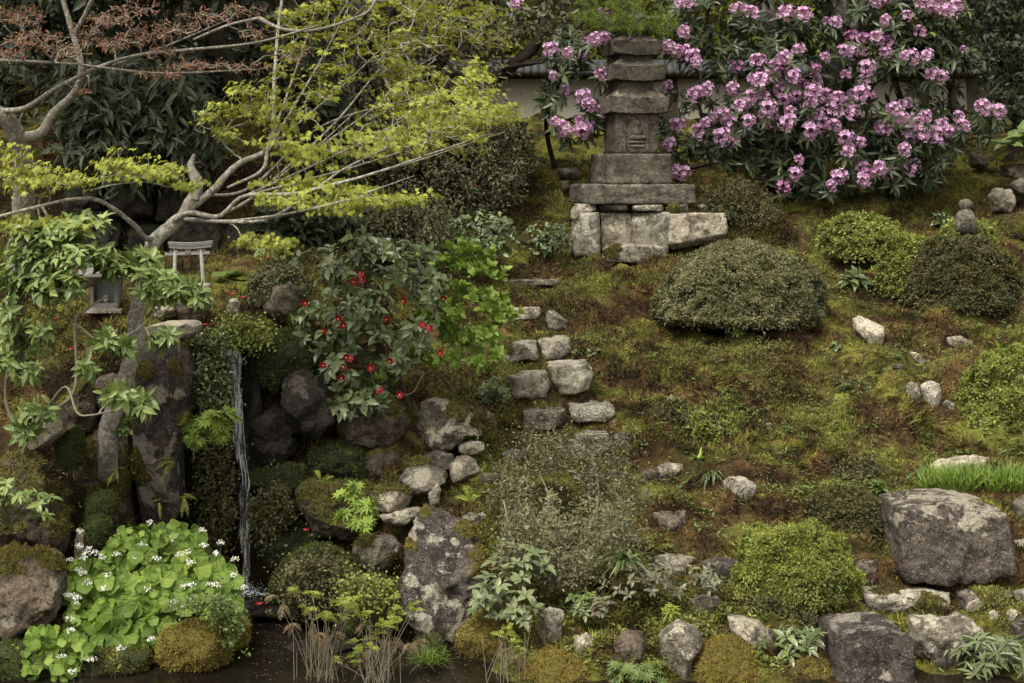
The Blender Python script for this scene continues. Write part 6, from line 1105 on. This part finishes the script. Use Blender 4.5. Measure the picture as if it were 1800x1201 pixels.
water_fern('thin-stalked fern with yellow-green tips standing in the pond, left of the pair', 565, 1200, 8.15, [(530,1050,7),(560,1070,6),(590,1052,8),(600,1078,5),(625,1060,5),(575,1085,4)], [(485,1047),(497,1062),(515,1095),(545,1105),(560,1112),(590,1110),(575,1120)], 12)
water_fern('thin-stalked fern with brownish lower fronds standing in the pond, right of the pair', 660, 1200, 8.1, [(655,1085,7),(690,1065,5),(700,1095,8),(640,1145,7),(620,1160,6),(715,1080,5),(660,1110,4),(635,1125,4)], [(640,1095),(655,1115),(670,1125),(690,1120),(720,1130),(735,1125),(700,1130),(650,1140)], 14)
water_fern('small pond-edge fern with pale green tips below the pale-leaved herb', 880, 1205, 8.1, [(885,1110,4),(900,1125,5),(875,1130,3)], [(890,1140),(915,1150)], 8)
# grassy tufts
tuft_plant('grass_tuft', 'dark strap-leaved tuft beside the knobbly white stone', 'grass', Gp(1250, 838), 60, .19, .010, 'camellia', .4, 1.1, .9)
tuft_plant('orchid_plant', 'small pale yellow-green leaved orchid above the strap-leaved tuft', 'plant', Gp(1228, 808), 9, .10, .018, 'lime', .3, 1., .3, .004)
tuft_plant('strap_leaf_plant', 'dark evergreen strap-leaved clump in front of the flat pale slab', 'plant', P(1100, 985, 8.75), 70, .17, .016, 'camellia', .2, 1.1, .7)
tuft_plant('grass_tuft', 'fine green grass tuft at the water beside the tall standing rock', 'grass', P(755, 1160, 8.25), 130, .11, .004, 'iris', .3, 1.1, .5, .04)
tuft_plant('grass_tuft', 'thin dark grass spray by the yellowish white upright stone', 'grass', P(962, 1125, 8.5), 24, .12, .003, 'deadfern', .5, 1.1, .4, .01)
n = 620; t = thing('blade_leaved_plants', tuple(Gp(1710, 860)), 'row of fresh green upright blades behind the large boulder at the right', 'blade plant'); f = MB(); uv = polysample([(1612,852),(1640,846),(1820,850),(1880,870),(1700,866),(1615,862)], n)
bp = np.array([G(*p) for p in uv]); bp = bp+A(0, 0, -.01); d = unit(np.c_[rng.normal(size=n)*.3, rng.normal(size=n)*.3-.05, np.ones(n)]); L_ = .12+.07*rng.random(n); leaves(f, bp, d, unit(np.c_[rng.normal(size=n)*.5, -np.ones(n), np.zeros(n)]), L_, .015, 'blade')
f.build('blades', M['iris'], t, np.array(t.location), smooth=False)
# individual leafy plants
H = herb
H('glossy large-leaved plant on the slope above the big clipped mound', Gp(1502, 500), 9, .13, .12, .34, 'camellia', wide=.7, k=4)
H('dark rosette plant left of the ball-topped marker', Gp(1655, 402), 12, .12, .12, .25, 'camellia', k=7)
H('hosta-like plant with broad leaves cut by the upper right edge', P(1800, 285, 15.), 12, .30, .26, .4, 'laurel', k=3)
H('dark-leaved low shrublet in moss beside the fourth step row', Gp(868, 712), 16, .20, .055, .5, 'camellia', k=6)
H('pale silvery-leaved herb right of the tall standing rock', P(885, 1085, 8.5), 30, .26, .062, .5, 'greyleaf', k=6, wide=1.1, lo=.0)
H('pale silvery-leaved herb under the twiggy shrub at its left', P(915, 1035, 8.7), 22, .24, .062, .5, 'greyleaf', k=5, wide=1.)
H('purple and pale leaved creeper left part along the lower bank', P(1130, 1035, 8.75), 40, .16, .042, .5, 'purpleleaf', k=5, wide=1.8, lo=.0)
H('purple and pale leaved creeper below the dark low stone', P(1225, 1030, 8.8), 28, .13, .042, .5, 'purpleleaf', k=5, wide=1.9, lo=.0)
H('dark red leaved seedling among the purple and pale creepers', P(1060, 1080, 8.6), 8, .08, .06, .5, 'purpleleaf', k=4)
H('small bluish herb in moss above the yellow cushion', P(1025, 1090, 8.6), 10, .09, .05, .45, 'greyleaf', k=5)
H('pale-margined strap plant in the bottom right corner', P(1745, 1195, 8.3), 44, .24, .085, .2, 'greyleaf', k=9, wide=1.3, lo=.1)
H('bright green lobed herb at the bottom edge centre', P(1115, 1205, 8.1), 26, .12, .05, .8, 'herb', 'maple', k=4, wide=1.5)
H('broad dark-leaved plant under the bright dome at lower right', P(1405, 1155, 8.35), 20, .18, .07, .38, 'camellia', k=6, wide=1.3)
H('bright-leaved little herb in the lower moss bank', P(1020, 1060, 8.7), 14, .08, .035, .6, 'herb', k=4, wide=1.6)
H('lime feathery seedling beside the rounded brownish stone', P(1180, 1085, 8.55), 10, .06, .045, .3, 'fern_y', k=6)
H('glossy shrublet growing on the high boulder at the left edge', P(15, 925, 8.45), 40, .30, .055, .42, 'laurel', k=6, wide=.9, lo=.2)
H('small weed right of the large boulder foot', Gp(1768, 992), 8, .07, .05, .35, 'herb', k=5)
H('round-leaved plant on the terrace right of the torii', P(400, 500, 10.8), 7, .08, .10, 1, 'herb', 'round', k=1)
H('little fern-like herb among rocks left of the upright rock', P(220, 770, 9.2), 22, .16, .03, .7, 'herb', k=5)
H('heart-leaved weed on the slope left of the bushlet', Gp(1185, 722), 8, .10, .05, .6, 'greyleaf', k=4)
H('tiny heart-leaved weed beside the third step', Gp(1010, 628), 6, .05, .045, .7, 'greyleaf', k=3)
H('bluish heart-leaved weed right of the third step', Gp(1043, 622), 6, .05, .045, .7, 'greyleaf', k=3)
H('pale seedling in front of the large clipped mound', Gp(1300, 592), 7, .06, .05, .3, 'lime', k=6)
H('pale round-leaved weed below the bright white block', Gp(1470, 615), 7, .05, .05, .7, 'greyleaf', k=3)
H('bright small weed beside the streaky dark boulder top', Gp(1542, 868), 10, .07, .06, .4, 'herb', k=5)
# countless weeds on the slope
n = 1500; uv = polysample([(1000,560),(1150,600),(1450,600),(1800,560),(1800,850),(1500,860),(1400,960),(1250,960),(1180,890),(1100,760),(1050,700)], n)
kp = fbm(np.c_[uv/55., uv[:, :1]*0], 2, 77) > .08; uv = uv[kp][:420]; bp = np.array([G(*p) for p in uv]); f = MB(); whorl(f, bp+A(0, 0, .03)+rng.normal(size=bp.shape)*.01, up(len(bp)), 6, .035, .42, 'leaf', .1, .012, .3, 1.4, .3)
tag(f.build('weeds', M['herb'], smooth=False), kind='stuff')
n = 700; uv = np.vstack([polysample([(900,760),(1150,820),(1200,1000),(1000,1100),(860,1050)], n//2), polysample([(1000,1060),(1300,1050),(1450,1180),(1000,1190)], n//2)]); bp = np.array([G(*p) for p in uv])
f = MB(); whorl(f, bp+A(0, 0, .025)+rng.normal(size=bp.shape)*.012, up(len(bp)), 5, .028, .45, 'leaf', .1, .012, .4, 1.4, .3)
tag(f.build('ground_herbs', M['azalea_b'], smooth=False), kind='stuff')
# low mats of tiny-leaved ground cover in patches
n = 150000; y = 8.1+rng.random(n)*7.5; u = 650+rng.random(n)*1200; x = (u-900)*y/F; z = T(x, y); w = fbm(np.c_[x, y, z]*1.7, 3, 61)+.35*fbm(np.c_[x, y, z]*9, 2, 62); k = (z > .03) & (w > .12); x, y, z, w = x[k], y[k], z[k], w[k]; n = len(x)
f = MB(); leaves(f, np.c_[x, y, z+.004+.04*rng.random(n)*np.clip(w*2.5, 0, 1)], unit(rvec(n)+A(0, -.2, .8)), unit(rvec(n)*.6+A(0, -.3, 1)), .010+.012*rng.random(n), .008, 'dia', r=np.clip(w+rng.random(n)*.6, 0, 1))
tag(f.build('ground_cover', M['azalea_d2'], smooth=False), kind='stuff')
# dry litter
n = 5000; y = rng.uniform(8.4, 16, n); u = rng.uniform(-20, 1820, n); x = (u-900)*y/F; z = T(x, y); k = z > .03; x, y, z = x[k], y[k], z[k]; n = len(x)
f = MB(); leaves(f, np.c_[x, y, z+.022], unit(np.c_[rng.normal(size=(n, 2)), rng.normal(size=n)*.25]), unit(rvec(n)*.4+A(0, -.2, 1)), .015+.025*rng.random(n), .010, 'dia')
tag(f.build('leaf_litter', leafmat('dry leaf', [(.06, .04, .02), (.14, .10, .055), (.26, .21, .13)], .8, 0, .1), smooth=False), kind='stuff')
# fallen camellia blossoms
for k_, (u_, v_, Y_, w_) in enumerate([(97, 562, 9.9, 'on the terrace moss behind the left shrub, upper one'), (90, 603, 9.75, 'on the terrace moss, leftmost one'), (124, 616, 9.7, 'on the terrace moss, lowest one'), (361, 573, 9.75, 'at the right end of the white-edged slab'), (409, 519, 10.55, 'on top of the little upright stone'), (428, 525, 10.55, 'in weeds right of the little upright stone'), (472, 455, 10.9, 'on the shaded bank under the yellow-green sprays'), (538, 934, 9.5, 'on the dark moss right of the fall'), (455, 1064, 8.98, 'at the edge of the water below the fall'), (836, 328, 14.0, 'in the tiny-leaved shrub left of the wall'), (963, 324, 14.8, 'in shade below the flat dark stone'), (933, 270, 15.2, 'on the mossy bank below the cream wall')]):
    p = P(u_, v_, Y_); t = thing('fallen_blossom', tuple(p), 'fallen red camellia blossom '+w_, 'blossom', 'fallen camellia blossoms'); f = MB(); n = 6
    for k in range(n):
        th = k*6.28/n; rd = A(math.cos(th), math.sin(th), 0); leaves(f, p[None], unit(rd+A(0, -.3, .6))[None], A(0, 0, 1)[None], .028, .028, 'leaf')
    f.build('petals', M['red'], t, p)
    f = MB(); d_, q_ = cubesphere(3); f.add(p+A(0, 0, .008)+d_*.0035, q_); f.build('stamens', M['yellow'], t, p)
